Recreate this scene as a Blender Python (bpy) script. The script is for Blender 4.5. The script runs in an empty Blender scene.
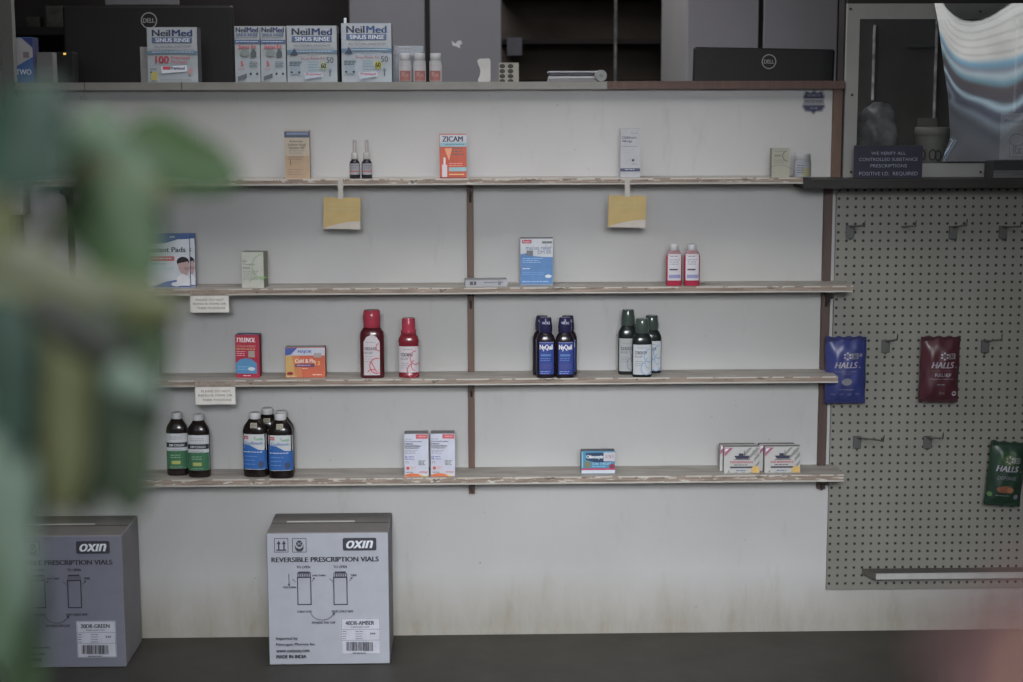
import bpy, bmesh, math, random
from mathutils import Vector, Matrix
random.seed(7)
C = bpy.context.scene.collection
R = math.radians
# ------------------------------------------------------------------ camera
FPX, W, H = 1650.0, 1023.0, 682.0
CAMLOC = Vector((0, -4.95, 1.65))
PITCH, YAW, ROLL = R(8.35), R(1.45), R(-0.13)
rot = Matrix.Rotation(-YAW, 3, 'Z') @ Matrix.Rotation(R(90) - PITCH, 3, 'X') @ Matrix.Rotation(ROLL, 3, 'Z')
cam = bpy.data.cameras.new('camera'); camo = bpy.data.objects.new('camera', cam); C.objects.link(camo)
camo.matrix_world = Matrix.Translation(CAMLOC) @ rot.to_4x4()
cam.sensor_width = 36; cam.lens = 36 * FPX / W
cam.dof.use_dof = True; cam.dof.focus_distance = 4.78; cam.dof.aperture_fstop = 2.9
cam.clip_start = 0.02
bpy.context.scene.camera = camo
def ray(px, py): return rot @ Vector(((px - W/2) / FPX, -(py - H/2) / FPX, -1))
def P(px, py, Y=0.0):                       # where the sight line through a photo point meets the wall plane y = Y
    d = ray(px, py); return CAMLOC + d * ((Y - CAMLOC.y) / d.y)
def PZ(px, py, z):
    d = ray(px, py); return CAMLOC + d * ((z - CAMLOC.z) / d.z)
vs = bpy.context.scene.view_settings
vs.view_transform = 'Standard'; vs.look = 'None'; vs.exposure = 0; vs.gamma = 1
# ------------------------------------------------------------------ materials
def lin(c): c /= 255; return c / 12.92 if c <= .04045 else ((c + .055) / 1.055) ** 2.4
GAIN = 1.75
GK = 1.0
_m = {}
def M(rgb, rough=.6, g=1.0, noise=.0, scale=30, metal=0, alpha=1, name='paint', spec=.3):
    g = g*GK; k = (rgb, rough, g, noise, scale, metal, alpha, spec)
    if k in _m: return _m[k]
    m = bpy.data.materials.new(name); m.use_nodes = True; n = m.node_tree.nodes; l = m.node_tree.links
    b = n['Principled BSDF']; gy = sum(rgb)/3; col = [min(.92, lin(c*.80+gy*.20) * GAIN * .84 * g) for c in rgb] + [1]
    b.inputs['Base Color'].default_value = col; b.inputs['Roughness'].default_value = rough
    b.inputs['Metallic'].default_value = metal; b.inputs['Specular IOR Level'].default_value = spec
    if alpha < 1: b.inputs['Alpha'].default_value = alpha
    tc = n.new('ShaderNodeTexCoord'); nz = n.new('ShaderNodeTexNoise'); nz.inputs['Scale'].default_value = scale; nz.inputs['Detail'].default_value = 4
    l.new(tc.outputs['Object'], nz.inputs['Vector'])
    mp = n.new('ShaderNodeMapRange'); nn = noise or .06
    mp.inputs['From Min'].default_value = .3; mp.inputs['From Max'].default_value = .7
    mp.inputs['To Min'].default_value = 1 - nn; mp.inputs['To Max'].default_value = 1 + nn
    l.new(nz.outputs['Fac'], mp.inputs['Value'])
    mx = n.new('ShaderNodeVectorMath'); mx.operation = 'SCALE'; mx.inputs[0].default_value = col[:3]
    l.new(mp.outputs['Result'], mx.inputs['Scale']); l.new(mx.outputs['Vector'], b.inputs['Base Color'])
    _m[k] = m; return m
def nodes(name):
    m = bpy.data.materials.new(name); m.use_nodes = True
    return m, m.node_tree.nodes, m.node_tree.links, m.node_tree.nodes['Principled BSDF']
def noise(n, l, vec, scale, detail=4, rough=.5):
    z = n.new('ShaderNodeTexNoise'); z.inputs['Scale'].default_value = scale; z.inputs['Detail'].default_value = detail; z.inputs['Roughness'].default_value = rough
    l.new(vec, z.inputs['Vector']); return z.outputs['Fac']
def ramp(n, l, fac, stops, interp='LINEAR'):
    r = n.new('ShaderNodeValToRGB'); r.color_ramp.interpolation = interp
    e = r.color_ramp.elements
    while len(e) < len(stops): e.new(.5)
    for i, (p, c) in enumerate(stops): e[i].position = p; e[i].color = (*c, 1)
    l.new(fac, r.inputs['Fac']); return r.outputs['Color']
def mixc(n, l, fac, a, b, mode='MIX'):
    x = n.new('ShaderNodeMix'); x.data_type = 'RGBA'; x.blend_type = mode
    for s, v in ((x.inputs[0], fac), (x.inputs[6], a), (x.inputs[7], b)):
        if isinstance(v, (int, float)): s.default_value = v
        elif isinstance(v, tuple): s.default_value = (*v, 1)
        else: l.new(v, s)
    return x.outputs[2]
def math_(n, l, op, a, b=0.0):
    x = n.new('ShaderNodeMath'); x.operation = op
    for s, v in ((x.inputs[0], a), (x.inputs[1], b)):
        if isinstance(v, (int, float)): s.default_value = v
        else: l.new(v, s)
    return x.outputs[0]
def L3(r, g, b, k=1.0): return tuple(min(.95, lin(c) * GAIN * k) for c in (r, g, b))
def mapping(n, l, vec, sc):
    mp = n.new('ShaderNodeMapping'); mp.inputs['Scale'].default_value = sc; l.new(vec, mp.inputs['Vector']); return mp.outputs[0]
def wall_mat():
    m, n, l, b = nodes('scuffed white paint'); tc = n.new('ShaderNodeTexCoord').outputs['Object']
    base = ramp(n, l, noise(n, l, tc, 1.6, 5), [(.3, L3(147, 147, 145)), (.7, L3(160, 160, 160))])
    st = noise(n, l, mapping(n, l, tc, (1, 1, .25)), 14, 6, .7)
    base = mixc(n, l, ramp(n, l, st, [(.58, (0, 0, 0)), (.8, (.35,)*3)]), base, L3(120, 116, 105))
    sp = noise(n, l, tc, 55, 2, .4)
    base = mixc(n, l, ramp(n, l, sp, [(.765, (0, 0, 0)), (.785, (.45,)*3)]), base, L3(75, 72, 68))
    sx = n.new('ShaderNodeSeparateXYZ'); l.new(tc, sx.inputs[0])
    low = math_(n, l, 'MULTIPLY', math_(n, l, 'SUBTRACT', .2, sx.outputs['Z']), 6.0)
    lowc = math_(n, l, 'MULTIPLY', math_(n, l, 'MINIMUM', math_(n, l, 'MAXIMUM', low, 0.0), 1.0), st)
    base = mixc(n, l, lowc, base, L3(112, 104, 84))
    l.new(base, b.inputs['Base Color']); b.inputs['Roughness'].default_value = .75
    bp = n.new('ShaderNodeBump'); bp.inputs['Strength'].default_value = .15; bp.inputs['Distance'].default_value = .004
    l.new(noise(n, l, tc, 9, 6), bp.inputs['Height']); l.new(bp.outputs[0], b.inputs['Normal'])
    return m
def shelf_edge_mat(thr):
    m, n, l, b = nodes('chipped painted shelf edge'); tc = n.new('ShaderNodeTexCoord').outputs['Object']
    f = noise(n, l, mapping(n, l, tc, (11, 1, 60)), 2.2, 6, .62)
    wood = ramp(n, l, noise(n, l, mapping(n, l, tc, (3, 1, 60)), 3, 5), [(.35, L3(100, 89, 80)), (.65, L3(134, 121, 110))])
    mk = ramp(n, l, f, [(thr, (0, 0, 0)), (thr + .012, (1, 1, 1))])
    col = mixc(n, l, mk, wood, L3(160, 158, 151))
    sx = n.new('ShaderNodeSeparateXYZ'); l.new(tc, sx.inputs[0])
    topl = math_(n, l, 'MULTIPLY', math_(n, l, 'GREATER_THAN', sx.outputs['Z'], -.0035), math_(n, l, 'GREATER_THAN', noise(n, l, mapping(n, l, tc, (6, 1, 1)), 2.5, 4), .47))
    col = mixc(n, l, topl, col, L3(162, 159, 151))
    gaps = ramp(n, l, noise(n, l, mapping(n, l, tc, (9, 1, 45)), 1.9, 3), [(.64, (0, 0, 0)), (.66, (1, 1, 1))])
    col = mixc(n, l, gaps, col, L3(84, 78, 70))
    l.new(col, b.inputs['Base Color']); b.inputs['Roughness'].default_value = .7; return m
def shelf_top_mat():
    m, n, l, b = nodes('worn grey shelf top'); tc = n.new('ShaderNodeTexCoord').outputs['Object']
    col = ramp(n, l, noise(n, l, mapping(n, l, tc, (2, 8, 1)), 3, 6, .6), [(.3, L3(116, 112, 106)), (.72, L3(150, 146, 140))])
    l.new(col, b.inputs['Base Color']); b.inputs['Roughness'].default_value = .6; return m
def peg_mat():
    m, n, l, b = nodes('perforated hardboard'); tc = n.new('ShaderNodeTexCoord').outputs['Object']
    sx = n.new('ShaderNodeSeparateXYZ'); l.new(tc, sx.inputs[0])
    def cell(o): return math_(n, l, 'SUBTRACT', math_(n, l, 'FRACT', math_(n, l, 'DIVIDE', o, .0254)), .5)
    fx, fz = cell(sx.outputs['X']), cell(sx.outputs['Z'])
    d = math_(n, l, 'SQRT', math_(n, l, 'ADD', math_(n, l, 'MULTIPLY', fx, fx), math_(n, l, 'MULTIPLY', fz, fz)))
    hole = math_(n, l, 'LESS_THAN', d, .17)
    base = ramp(n, l, noise(n, l, tc, 2.2, 5), [(.3, L3(104, 103, 96)), (.7, L3(116, 115, 110))])
    marks = ramp(n, l, noise(n, l, mapping(n, l, tc, (1, 1, .4)), 26, 3), [(.72, (0, 0, 0)), (.76, (.5,)*3)])
    base = mixc(n, l, marks, base, L3(95, 94, 90))
    l.new(mixc(n, l, hole, base, L3(34, 33, 32)), b.inputs['Base Color']); b.inputs['Roughness'].default_value = .55; return m
def floor_mat():
    m, n, l, b = nodes('dark worn floor'); tc = n.new('ShaderNodeTexCoord').outputs['Object']
    col = ramp(n, l, noise(n, l, tc, 5, 7, .65), [(.3, L3(40, 38, 34)), (.7, L3(54, 52, 48))])
    l.new(col, b.inputs['Base Color']); b.inputs['Roughness'].default_value = .55; return m
def wood_mat(a, c, name='reddish brown wood'):
    m, n, l, b = nodes(name); tc = n.new('ShaderNodeTexCoord').outputs['Object']
    col = ramp(n, l, noise(n, l, mapping(n, l, tc, (30, 30, 2)), 2, 6, .6), [(.3, L3(*a)), (.7, L3(*c))])
    l.new(col, b.inputs['Base Color']); b.inputs['Roughness'].default_value = .5; return m
def leaf_mat(a, c, name='leaf', k=.20):
    m, n, l, b = nodes(name); tc = n.new('ShaderNodeTexCoord').outputs['Object']
    col = ramp(n, l, noise(n, l, tc, 24, 3), [(.3, L3(*a, k)), (.7, L3(*c, k))])
    l.new(col, b.inputs['Base Color']); b.inputs['Roughness'].default_value = .6; b.inputs['Specular IOR Level'].default_value = .15
    return m
def clear_mat(name, tint, mix, rough=.05):
    m = bpy.data.materials.new(name); m.use_nodes = True; n = m.node_tree.nodes; l = m.node_tree.links; n.clear()
    o = n.new('ShaderNodeOutputMaterial'); t = n.new('ShaderNodeBsdfTransparent'); t.inputs[0].default_value = (*tint, 1)
    g = n.new('ShaderNodeBsdfGlossy'); g.inputs['Roughness'].default_value = rough; x = n.new('ShaderNodeMixShader')
    tc = n.new('ShaderNodeTexCoord'); nz = noise(n, l, tc.outputs['Object'], 7, 2)
    f = math_(n, l, 'MULTIPLY', math_(n, l, 'ADD', nz, .5), mix); l.new(f, x.inputs[0])
    l.new(t.outputs[0], x.inputs[1]); l.new(g.outputs[0], x.inputs[2]); l.new(x.outputs[0], o.inputs[0]); return m
WALL = wall_mat(); SHTOP = shelf_top_mat(); PEG = peg_mat(); FLOOR = floor_mat()
BROWN = wood_mat((72, 54, 46), (88, 68, 57)); RED = wood_mat((62, 44, 38), (75, 55, 48), 'oxblood painted wood')
DARKW = M((44, 42, 41), .6, .8, .2, 8)
# ------------------------------------------------------------------ mesh builder
_tc = {}
def text_mesh(s, bold=0.0, shear=0.0):
    k = (s, bold, shear)
    if k in _tc: return _tc[k]
    cu = bpy.data.curves.new('t', 'FONT'); cu.body = s; cu.resolution_u = 3; cu.offset = bold; cu.shear = shear
    o = bpy.data.objects.new('t', cu); C.objects.link(o)
    dg = bpy.context.evaluated_depsgraph_get(); me = o.evaluated_get(dg).to_mesh()
    v = [tuple(x.co[:2]) for x in me.vertices]; f = [tuple(p.vertices) for p in me.polygons]
    o.evaluated_get(dg).to_mesh_clear(); bpy.data.objects.remove(o); bpy.data.curves.remove(cu)
    _tc[k] = (v, f); return _tc[k]
class MB:
    def __init__(s): s.v = []; s.f = []; s.mi = []; s.m = []; s.sm = []
    def mat(s, m):
        if m not in s.m: s.m.append(m)
        return s.m.index(m)
    def add(s, vs, fs, m, smooth=False):
        o = len(s.v); s.v += [tuple(x) for x in vs]; i = s.mat(m)
        for f in fs: s.f.append(tuple(a + o for a in f)); s.mi.append(i); s.sm.append(smooth)
    def box(s, x0, x1, y0, y1, z0, z1, m, top=None, side=None, bev=0):
        vs = [(x0,y0,z0),(x1,y0,z0),(x1,y1,z0),(x0,y1,z0),(x0,y0,z1),(x1,y0,z1),(x1,y1,z1),(x0,y1,z1)]
        s.add(vs, [(0,1,5,4)], m); s.add(vs, [(2,3,7,6),(0,3,2,1)], side or m)
        s.add(vs, [(1,2,6,5),(3,0,4,7)], side or m); s.add(vs, [(4,5,6,7)], top or m)
    def rbox(s, x0, x1, y0, y1, z0, z1, m, r=.003, seg=2):
        bm = bmesh.new(); bmesh.ops.create_cube(bm, size=1)
        for v in bm.verts: v.co = Vector(((x0+x1)/2 + v.co.x*(x1-x0), (y0+y1)/2 + v.co.y*(y1-y0), (z0+z1)/2 + v.co.z*(z1-z0)))
        bmesh.ops.bevel(bm, geom=bm.edges[:], offset=r, segments=seg, affect='EDGES', profile=.5)
        bm.verts.index_update(); s.add([v.co for v in bm.verts], [[v.index for v in f.verts] for f in bm.faces], m); bm.free()
    def lathe(s, prof, a, b, m, p=2.0, n=40, cx=0, cy=0, z=0, caps=True):
        rings = []
        for r, h in prof:
            ring = []
            for i in range(n):
                t = 2*math.pi*i/n; cs, sn = math.cos(t), math.sin(t)
                ring.append((cx + a*r*math.copysign(abs(cs)**(2/p), cs), cy + b*r*math.copysign(abs(sn)**(2/p), sn), z + h))
            rings.append(ring)
        vs = [q for r_ in rings for q in r_]; fs = []
        for j in range(len(prof)-1):
            for i in range(n):
                k = (i+1) % n; fs.append((j*n+i, j*n+k, (j+1)*n+k, (j+1)*n+i))
        s.add(vs, fs, m, True)
        if caps: s.add(rings[0], [tuple(range(n))[::-1]], m); s.add(rings[-1], [tuple(range(n))], m)
    def tube(s, pts, r, m, n=8):
        pts = [Vector(q) for q in pts]; vs = []; fs = []
        for i, q in enumerate(pts):
            d = (pts[min(i+1, len(pts)-1)] - pts[max(i-1, 0)]).normalized()
            u = d.cross(Vector((0.03, .02, 1))).normalized() if abs(d.z) < .95 else d.cross(Vector((1, 0, 0))).normalized(); w = d.cross(u)
            rr = r[i] if isinstance(r, (list, tuple)) else r
            for k in range(n):
                t = 2*math.pi*k/n; vs.append(q + u*math.cos(t)*rr + w*math.sin(t)*rr)
        for i in range(len(pts)-1):
            for k in range(n): fs.append((i*n+k, i*n+(k+1) % n, (i+1)*n+(k+1) % n, (i+1)*n+k))
        s.add(vs, fs, m, True); s.add(vs[:n], [tuple(range(n))[::-1]], m); s.add(vs[-n:], [tuple(range(n))], m)
    def build(s, name, parent=None, loc=None, rz=0):
        me = bpy.data.meshes.new(name); me.from_pydata([tuple(v) for v in s.v], [], s.f)
        for m in s.m: me.materials.append(m)
        for p, i, sm in zip(me.polygons, s.mi, s.sm): p.material_index = i; p.use_smooth = sm
        me.update(); o = bpy.data.objects.new(name, me); C.objects.link(o)
        if parent is not None: o.parent = parent
        if loc is not None: o.location = loc
        o.rotation_euler[2] = rz; return o
class Paint:
    """prints flat artwork on a face: photo-scaled coordinates -> the face's own surface"""
    def __init__(s, mb, x0, x1, yt, yb, w, h, surf=None, front=0.0):
        s.mb = mb; s.b = (x0, x1, yt, yb); s.w = w; s.h = h; s.surf = surf; s.front = front; s.k = 1; s.z0 = 0
    def uv(s, x, y):
        x0, x1, yt, yb = s.b; return ((x - x0)/(x1 - x0) - .5)*s.w, s.z0 + (yb - y)/(yb - yt)*s.h
    def pt(s, u, v):
        e = .00022 * s.k
        if s.surf: return (u, s.surf(u, v) - e, v)
        return (u, s.front - e, v)
    def poly(s, pts, m):
        q = [s.uv(*a) for a in pts]
        if not s.surf: s.mb.add([s.pt(*a) for a in q], [tuple(range(len(q)))], m)
        else:
            def clip(ps, ax, lim, sg):
                out = []
                for i in range(len(ps)):
                    a, b = ps[i-1], ps[i]; da, db = (a[ax]-lim)*sg, (b[ax]-lim)*sg
                    if (da >= 0) != (db >= 0): t = da/(da-db); out.append((a[0]+(b[0]-a[0])*t, a[1]+(b[1]-a[1])*t))
                    if db >= 0: out.append(b)
                return out
            NU, NV = 12, 12
            for i in range(NU):
                u0, u1 = (i/NU-.5)*s.w, ((i+1)/NU-.5)*s.w
                c = clip(clip(q, 0, u0, 1), 0, u1, -1) if len(q) > 2 else []
                if len(c) < 3: continue
                for j in range(NV):
                    d = clip(clip(c, 1, s.h*j/NV, 1), 1, s.h*(j+1)/NV, -1) if c else []
                    if len(d) > 2: s.mb.add([s.pt(*a) for a in d], [tuple(range(len(d)))], m)
        s.k += 1
    def rect(s, x0, y0, x1, y1, m):
        n = 1 if not s.surf else 10; nv = 1 if not s.surf else 8; vs = []; fs = []
        for j in range(nv+1):
            for i in range(n+1): vs.append(s.pt(*s.uv(x0 + (x1-x0)*i/n, y1 + (y0-y1)*j/nv)))
        for j in range(nv):
            for i in range(n): a = j*(n+1)+i; fs.append((a, a+1, a+n+2, a+n+1))
        s.mb.add(vs, fs, m, bool(s.surf)); s.k += 1
    def frame(s, x0, y0, x1, y1, t, m):
        s.rect(x0, y0, x1, y0+t, m); s.rect(x0, y1-t, x1, y1, m); s.rect(x0, y0, x0+t, y1, m); s.rect(x1-t, y0, x1, y1, m)
    def circle(s, cx, cy, rx, m, ry=None, n=20, a0=0, a1=360):
        ry = ry or rx; s.poly([(cx + rx*math.cos(R(a0+(a1-a0)*i/n)), cy + ry*math.sin(R(a0+(a1-a0)*i/n))) for i in range(n + (0 if a1-a0 == 360 else 1))], m)
    def line(s, pts, t, m):
        vs = []; fs = []
        for i, (x, y) in enumerate(pts):
            a = pts[max(i-1, 0)]; b = pts[min(i+1, len(pts)-1)]; dx, dy = b[0]-a[0], b[1]-a[1]; d = math.hypot(dx, dy) or 1
            vs += [s.pt(*s.uv(x - dy/d*t/2, y + dx/d*t/2)), s.pt(*s.uv(x + dy/d*t/2, y - dx/d*t/2))]
        for i in range(len(pts)-1): fs.append((2*i, 2*i+1, 2*i+3, 2*i+2))
        s.mb.add(vs, fs, m); s.k += 1
    def arc(s, cx, cy, rx, ry, a0, a1, t, m, n=24):
        s.line([(cx + rx*math.cos(R(a0+(a1-a0)*i/n)), cy + ry*math.sin(R(a0+(a1-a0)*i/n))) for i in range(n+1)], t, m)
    def text(s, body, x0, y0, x1, y1, m, bold=.0, shear=0.0):
        v, f = text_mesh(body, 0.0, shear)
        if not v: return
        if bold >= .02:
            e = min(.13, bold*3.2)*(y1-y0); x1 -= e; s._text(v, f, x0+e, y0, x1+e, y1, m)
            s._text(v, f, x0+e/2, y0, x1+e/2, y1, m)
        s._text(v, f, x0, y0, x1, y1, m)
    def _text(s, v, f, x0, y0, x1, y1, m):
        a0 = min(q[0] for q in v); a1 = max(q[0] for q in v); b0 = min(q[1] for q in v); b1 = max(q[1] for q in v)
        pts = [s.pt(*s.uv(x0 + (q[0]-a0)/(a1-a0)*(x1-x0), y1 + (q[1]-b0)/(b1-b0)*(y0-y1))) for q in v]
        s.mb.add(pts, f, m); s.k += 1
    def small(s, x0, y0, x1, rows, dy, m, t=.5, seed=1):
        rr = random.Random(seed)
        for i in range(rows):
            y = y0 + i*dy; x = x0; xe = x1 - rr.random()*(x1-x0)*.25; k = s.k
            while x < xe - 1:
                wd = rr.uniform(1.2, 4); e = min(x+wd, xe); s.rect(x, y, e, y+t, m); s.k = k; x = e + .6
            s.k = k + 1
def tag(o, label=None, cat=None, group=None, kind=None):
    if label: o['label'] = label
    if cat: o['category'] = cat
    if group: o['group'] = group
    if kind: o['kind'] = kind
    return o
def empty(name, loc, label, cat, group=None, rz=0):
    o = bpy.data.objects.new(name, None); C.objects.link(o); o.location = loc; o.rotation_euler[2] = rz; o.empty_display_size = .05
    return tag(o, label, cat, group)
def dup(root, loc, label=None, rz=None):
    r = root.copy(); C.objects.link(r); r.location = loc
    if rz is not None: r.rotation_euler[2] = rz
    if label: r['label'] = label
    for ch in list(root.children):
        c = ch.copy(); C.objects.link(c); c.parent = r
        for g in list(ch.children): d = g.copy(); C.objects.link(d); d.parent = c
    return r
def struct(o, parent=None): 
    if parent is None: o['kind'] = 'structure'
    return o
def px_box(name, x0, x1, yt, yb, Y0, Y1, m, top=None, side=None, parent=None, label=None, cat=None, group=None):
    a = P(x0, (yt+yb)/2, Y0); b = P(x1, (yt+yb)/2, Y0); t = P((x0+x1)/2, yt, Y0).z; z = P((x0+x1)/2, yb, Y0).z
    mb = MB(); w = b.x - a.x; mb.box(-w/2, w/2, 0, Y1-Y0, 0, t-z, m, top, side)
    o = mb.build(name, parent, (((a.x+b.x)/2, Y0, z))); tag(o, label, cat, group); return o

# ------------------------------------------------------------------ room shell
ZC = P(511, 81.7, -.03).z            # counter top
def wbox(name, x0, x1, y0, y1, z0, z1, m, top=None):
    mb = MB(); mb.box(x0, x1, y0, y1, z0, z1, m, top); o = mb.build(name); o['kind'] = 'structure'; return o
XL, XR, YB, ZT = -2.6, 3.4, 2.9, 2.95
XQ = 2.4
fl = wbox('floor', XL, XR, -4.6, YB, -.1, 0, FLOOR)
GREYW = M((120, 120, 118), .8, .8, .1, 3); DARKWALL = M((52, 47, 43), .8, 1.0, .25, 4)
wbox('ceiling', XL, XR, -4.3, YB, ZT, ZT+.1, M((130, 130, 128), .8, .5, .05, 5))
wbox('wall_left', XL-.1, XL, -4.3, YB, 0, ZT, GREYW)
wbox('wall_right', XR, XR+.1, -4.3, YB, 0, ZT, M((60, 60, 58), .8, .6, .1, 5))
wbox('wall_back', XL, XR, YB, YB+.1, 0, ZT, DARKWALL)
xjl = P(14, 60, 0).x; xcr = P(844, 120, 0).x
ztl = P(900, 186, 0).z
mb = MB(); mb.box(XL, xcr, 0, .12, 0, ZC-.012, WALL); wf = mb.build('wall_front'); wf['kind'] = 'structure'
mb = MB(); mb.box(xcr, XR, 0, .12, 0, ztl, WALL); o = mb.build('wall_front_right'); o['kind'] = 'structure'
# jamb post at the far left
xa, xb = P(2, 60, -.03).x, P(14, 60, -.03).x
mb = MB(); mb.box(xa, xb, -.035, .0, .95, ZT, M((92, 93, 90), .6, 1.0, .1, 6)); struct(mb.build('trim_1'))
mb = MB(); mb.box(XL, xa-.001, -.02, .0, .95, ZT, M((150, 155, 152), .6, .8)); struct(mb.build('trim_2'))
# brown end post, dark corner strip, dark header over the window
xe0, xe1 = P(833, 130, -.02).x, P(841.5, 130, -.02).x
mb = MB(); mb.box(xe0, xe1, -.022, 0, P(836, 178, -.02).z, ZC-.0235, BROWN); struct(mb.build('trim_3'))
mb = MB(); mb.box(xe1+.001, P(846, 130, 0).x, -.01, .06, P(836, 178, 0).z, ZT, DARKW); struct(mb.build('trim_4'))
# ------------------------------------------------------------------ countertops
xs = P(607, 84, -.03).x
CTG = M((124, 123, 117), .45, .92, .08, 20)
mb = MB(); h = .0225
mb.box(xb+.001, xs, -.035, .2, ZC-h, ZC, CTG, CTG)
for px in (85, 182): x = P(px, 86, -.03).x; mb.box(x-.0012, x+.0012, -.0362, -.0352, ZC-h, ZC, M((70, 68, 64)))
tag(mb.build('countertop'), 'long grey laminate counter edge along the top of the white partition', 'countertop')
mb = MB(); mb.box(xs+.0005, P(844.5, 84, -.03).x, -.035, .2, ZC-.0225, ZC+.001, RED)
tag(mb.build('countertop'), 'short oxblood red wooden counter edge under the small monitor at right', 'countertop')
# ------------------------------------------------------------------ shelves
YF = -.14
EDGES = [shelf_edge_mat(t) for t in (.585, .63, .65, .565)]
SH = []
for k, (x0, x1, yt, th, lab) in enumerate([(33, 803, 178.6, .0165, 'topmost long wall shelf with heavily chipped white edge, holding the dropper bottles'),
        (40, 853, 287.5, .0175, 'second long wall shelf from the top, with peeling edge, holding the two red syrup bottles'),
        (40, 838, 378.5, .018, 'third long wall shelf from the top with brown worn edge, holding the dark blue bottles'),
        (36, 844, 477.1, .0205, 'lowest long wall shelf with flaking white edge, above the cardboard cartons')]):
    z = P(511, yt, YF).z; xa_ = P(x0, yt, YF).x; xb_ = P(x1, yt, YF).x
    mb = MB(); nx = 40
    E = EDGES[k]
    L = xb_ - xa_
    mb.box(-L/2, L/2, 0, -YF-.001, -th, 0, E, SHTOP, E)
    # slim white paint line along the lower lip and the end cap
    mb.box(-L/2, L/2, -.0012, .001, -th-.0012, -th+.0028, M((165, 162, 155), .6, 1, .1, 12))
    o = mb.build('wall_shelf', None, ((xa_+xb_)/2, YF, z)); tag(o, lab, 'shelf', 'long wall shelves')
    SH.append(z)
S1, S2, S3, S4 = SH
# uprights with brackets
def upright(x0, x1, yt, yb, lab, m, brs):
    xa, xb = P(x0, 300, -.02).x, P(x1, 300, -.02).x; w = xb-xa; xc = (xa+xb)/2
    zt, zb = P(470, yt, -.02).z, P(470, yb, -.02).z
    r = empty('shelf_upright', (xc, 0, zb), lab, 'shelf upright', 'shelf uprights')
    mb = MB(); zs = [zb] ; cuts = sorted([z for z in SH if zb < z < zt])
    lo = zb
    for z in cuts: mb.rbox(-w/2, w/2, -.02, -.0005, lo-zb, z-.026-zb, m, .001, 1); lo = z+.0005
    mb.rbox(-w/2, w/2, -.02, -.0005, lo-zb, zt-zb, m, .001, 1)
    mb.build('rail', r)
    for z in brs:
        mb = MB(); zz = z-.027-zb; bw = .006; m2 = M((62, 56, 52), .5, .8)
        pts = [(0, zz), (-.118, zz), (-.118, zz-.012), (-.06, zz-.022), (-.03, zz-.045), (-.021, zz-.05), (0, zz-.05)]
        pts = [(min(y, -.0205), q) for y, q in pts[:6]]
        vs = [(-bw/2, y, q) for y, q in pts] + [(bw/2, y, q) for y, q in pts]; n_ = len(pts)
        fs = [tuple(range(n_)), tuple(range(2*n_-1, n_-1, -1))] + [(i, i+n_, (i+1) % n_+n_, (i+1) % n_) for i in range(n_)]
        mb.add(vs, fs, m2); mb.build('bracket', r)
    return r
DB = wood_mat((58, 52, 48), (74, 66, 60), 'dark brown metal')
upright(70.5, 76, 187, 497, 'dark shelf upright at the left, partly behind the green plant', DB, [S1, S2, S3, S4])
upright(467.5, 474, 186, 494, 'reddish brown shelf upright in the middle of the white partition', BROWN, [S1, S2, S3, S4])
upright(822, 830.2, 189, 492, 'wide brown shelf upright beside the perforated board', wood_mat((58, 45, 42), (72, 56, 52)), [S2, S4])
# ------------------------------------------------------------------ pegboard
YP = -.014
pa, pb = P(833.6, 190, YP), P(833, 591, YP)
pz1, pz0 = P(930, 188.8, YP).z, P(930, 589, YP).z
x0 = (pa.x+pb.x)/2 - .0055; x1 = XQ-.35
mb = MB(); rr = .02
zz1, zz0 = pz1, pz0
out = [(x0+rr*(1-math.cos(t)), zz1-rr*(1-math.sin(t))) for t in [R(i*15) for i in range(7)]] + [(x1, zz1), (x1, zz0), (x0, zz0)]
ox, oz = P(839.2, 198.6, YP).x - .0127, P(839.2, 198.6, YP).z - .0127
out = [(a-ox, b-oz) for a, b in out]; n_ = len(out)
mb.add([(a, 0, b) for a, b in out] + [(a, .011, b) for a, b in out], [tuple(range(n_))[::-1], tuple(range(n_, 2*n_))] + [(i, (i+1) % n_, (i+1) % n_+n_, i+n_) for i in range(n_)], PEG)
tag(mb.build('pegboard', None, (ox, YP, oz)), 'large off-white perforated hardboard panel with rows of holes on the right wall', 'pegboard')
# hooks
CH = M((118, 118, 116), .3, .7, .05, 30, .8)
def hook(px, py, tx, ty, d, lab, plate=True):
    b = P(px, py, YP); t = P(tx, ty, YP-d)
    r = empty('peg_hook', (b.x, YP, b.z), lab, 'hook', 'peg hooks on the perforated board')
    if plate:
        mb = MB(); mb.rbox(-.013, .013, -.004, -.0005, -.036, .004, M((100, 100, 98), .4, .75, 0, 30, .3), .002, 1)
        mb.add([(-.006, -.004, -.036), (.006, -.004, -.036), (0, -.003, -.044)], [(0, 1, 2)], CH); mb.build('back_plate', r)
    mb = MB(); e = t - b; m_ = e*.86; up = Vector((e.x*.93, e.y*.97, e.z + .006))
    mb.tube([(0, -.002, 0), (0, -.01, 0), m_, (e.x*.97, e.y*.97, e.z-.002), (e.x, e.y, e.z+.016)], .0024, CH); mb.build('hook_arm', r)
hook(850, 226.5, 865, 226, .13, 'topmost row peg hook nearest the brown upright')
hook(902, 226.5, 916, 226, .11, 'topmost row peg hook second from the brown upright, bent without a neat plate', False)
hook(953, 227, 967, 225, .11, 'topmost row peg hook third from the brown upright')
hook(1003, 227, 1021, 226.5, .13, 'topmost row peg hook furthest right, under the black book')
hook(885.5, 341, 897.5, 339.5, .11, 'empty peg hook between the blue and the maroon bags')
hook(985, 341, 1002, 339.5, .12, 'empty peg hook to the right of the maroon bag')
hook(857, 437, 884, 441, .21, 'empty peg hook below the blue bag with long arm')
hook(927.5, 437, 943, 438.5, .17, 'empty peg hook below the maroon bag')
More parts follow.
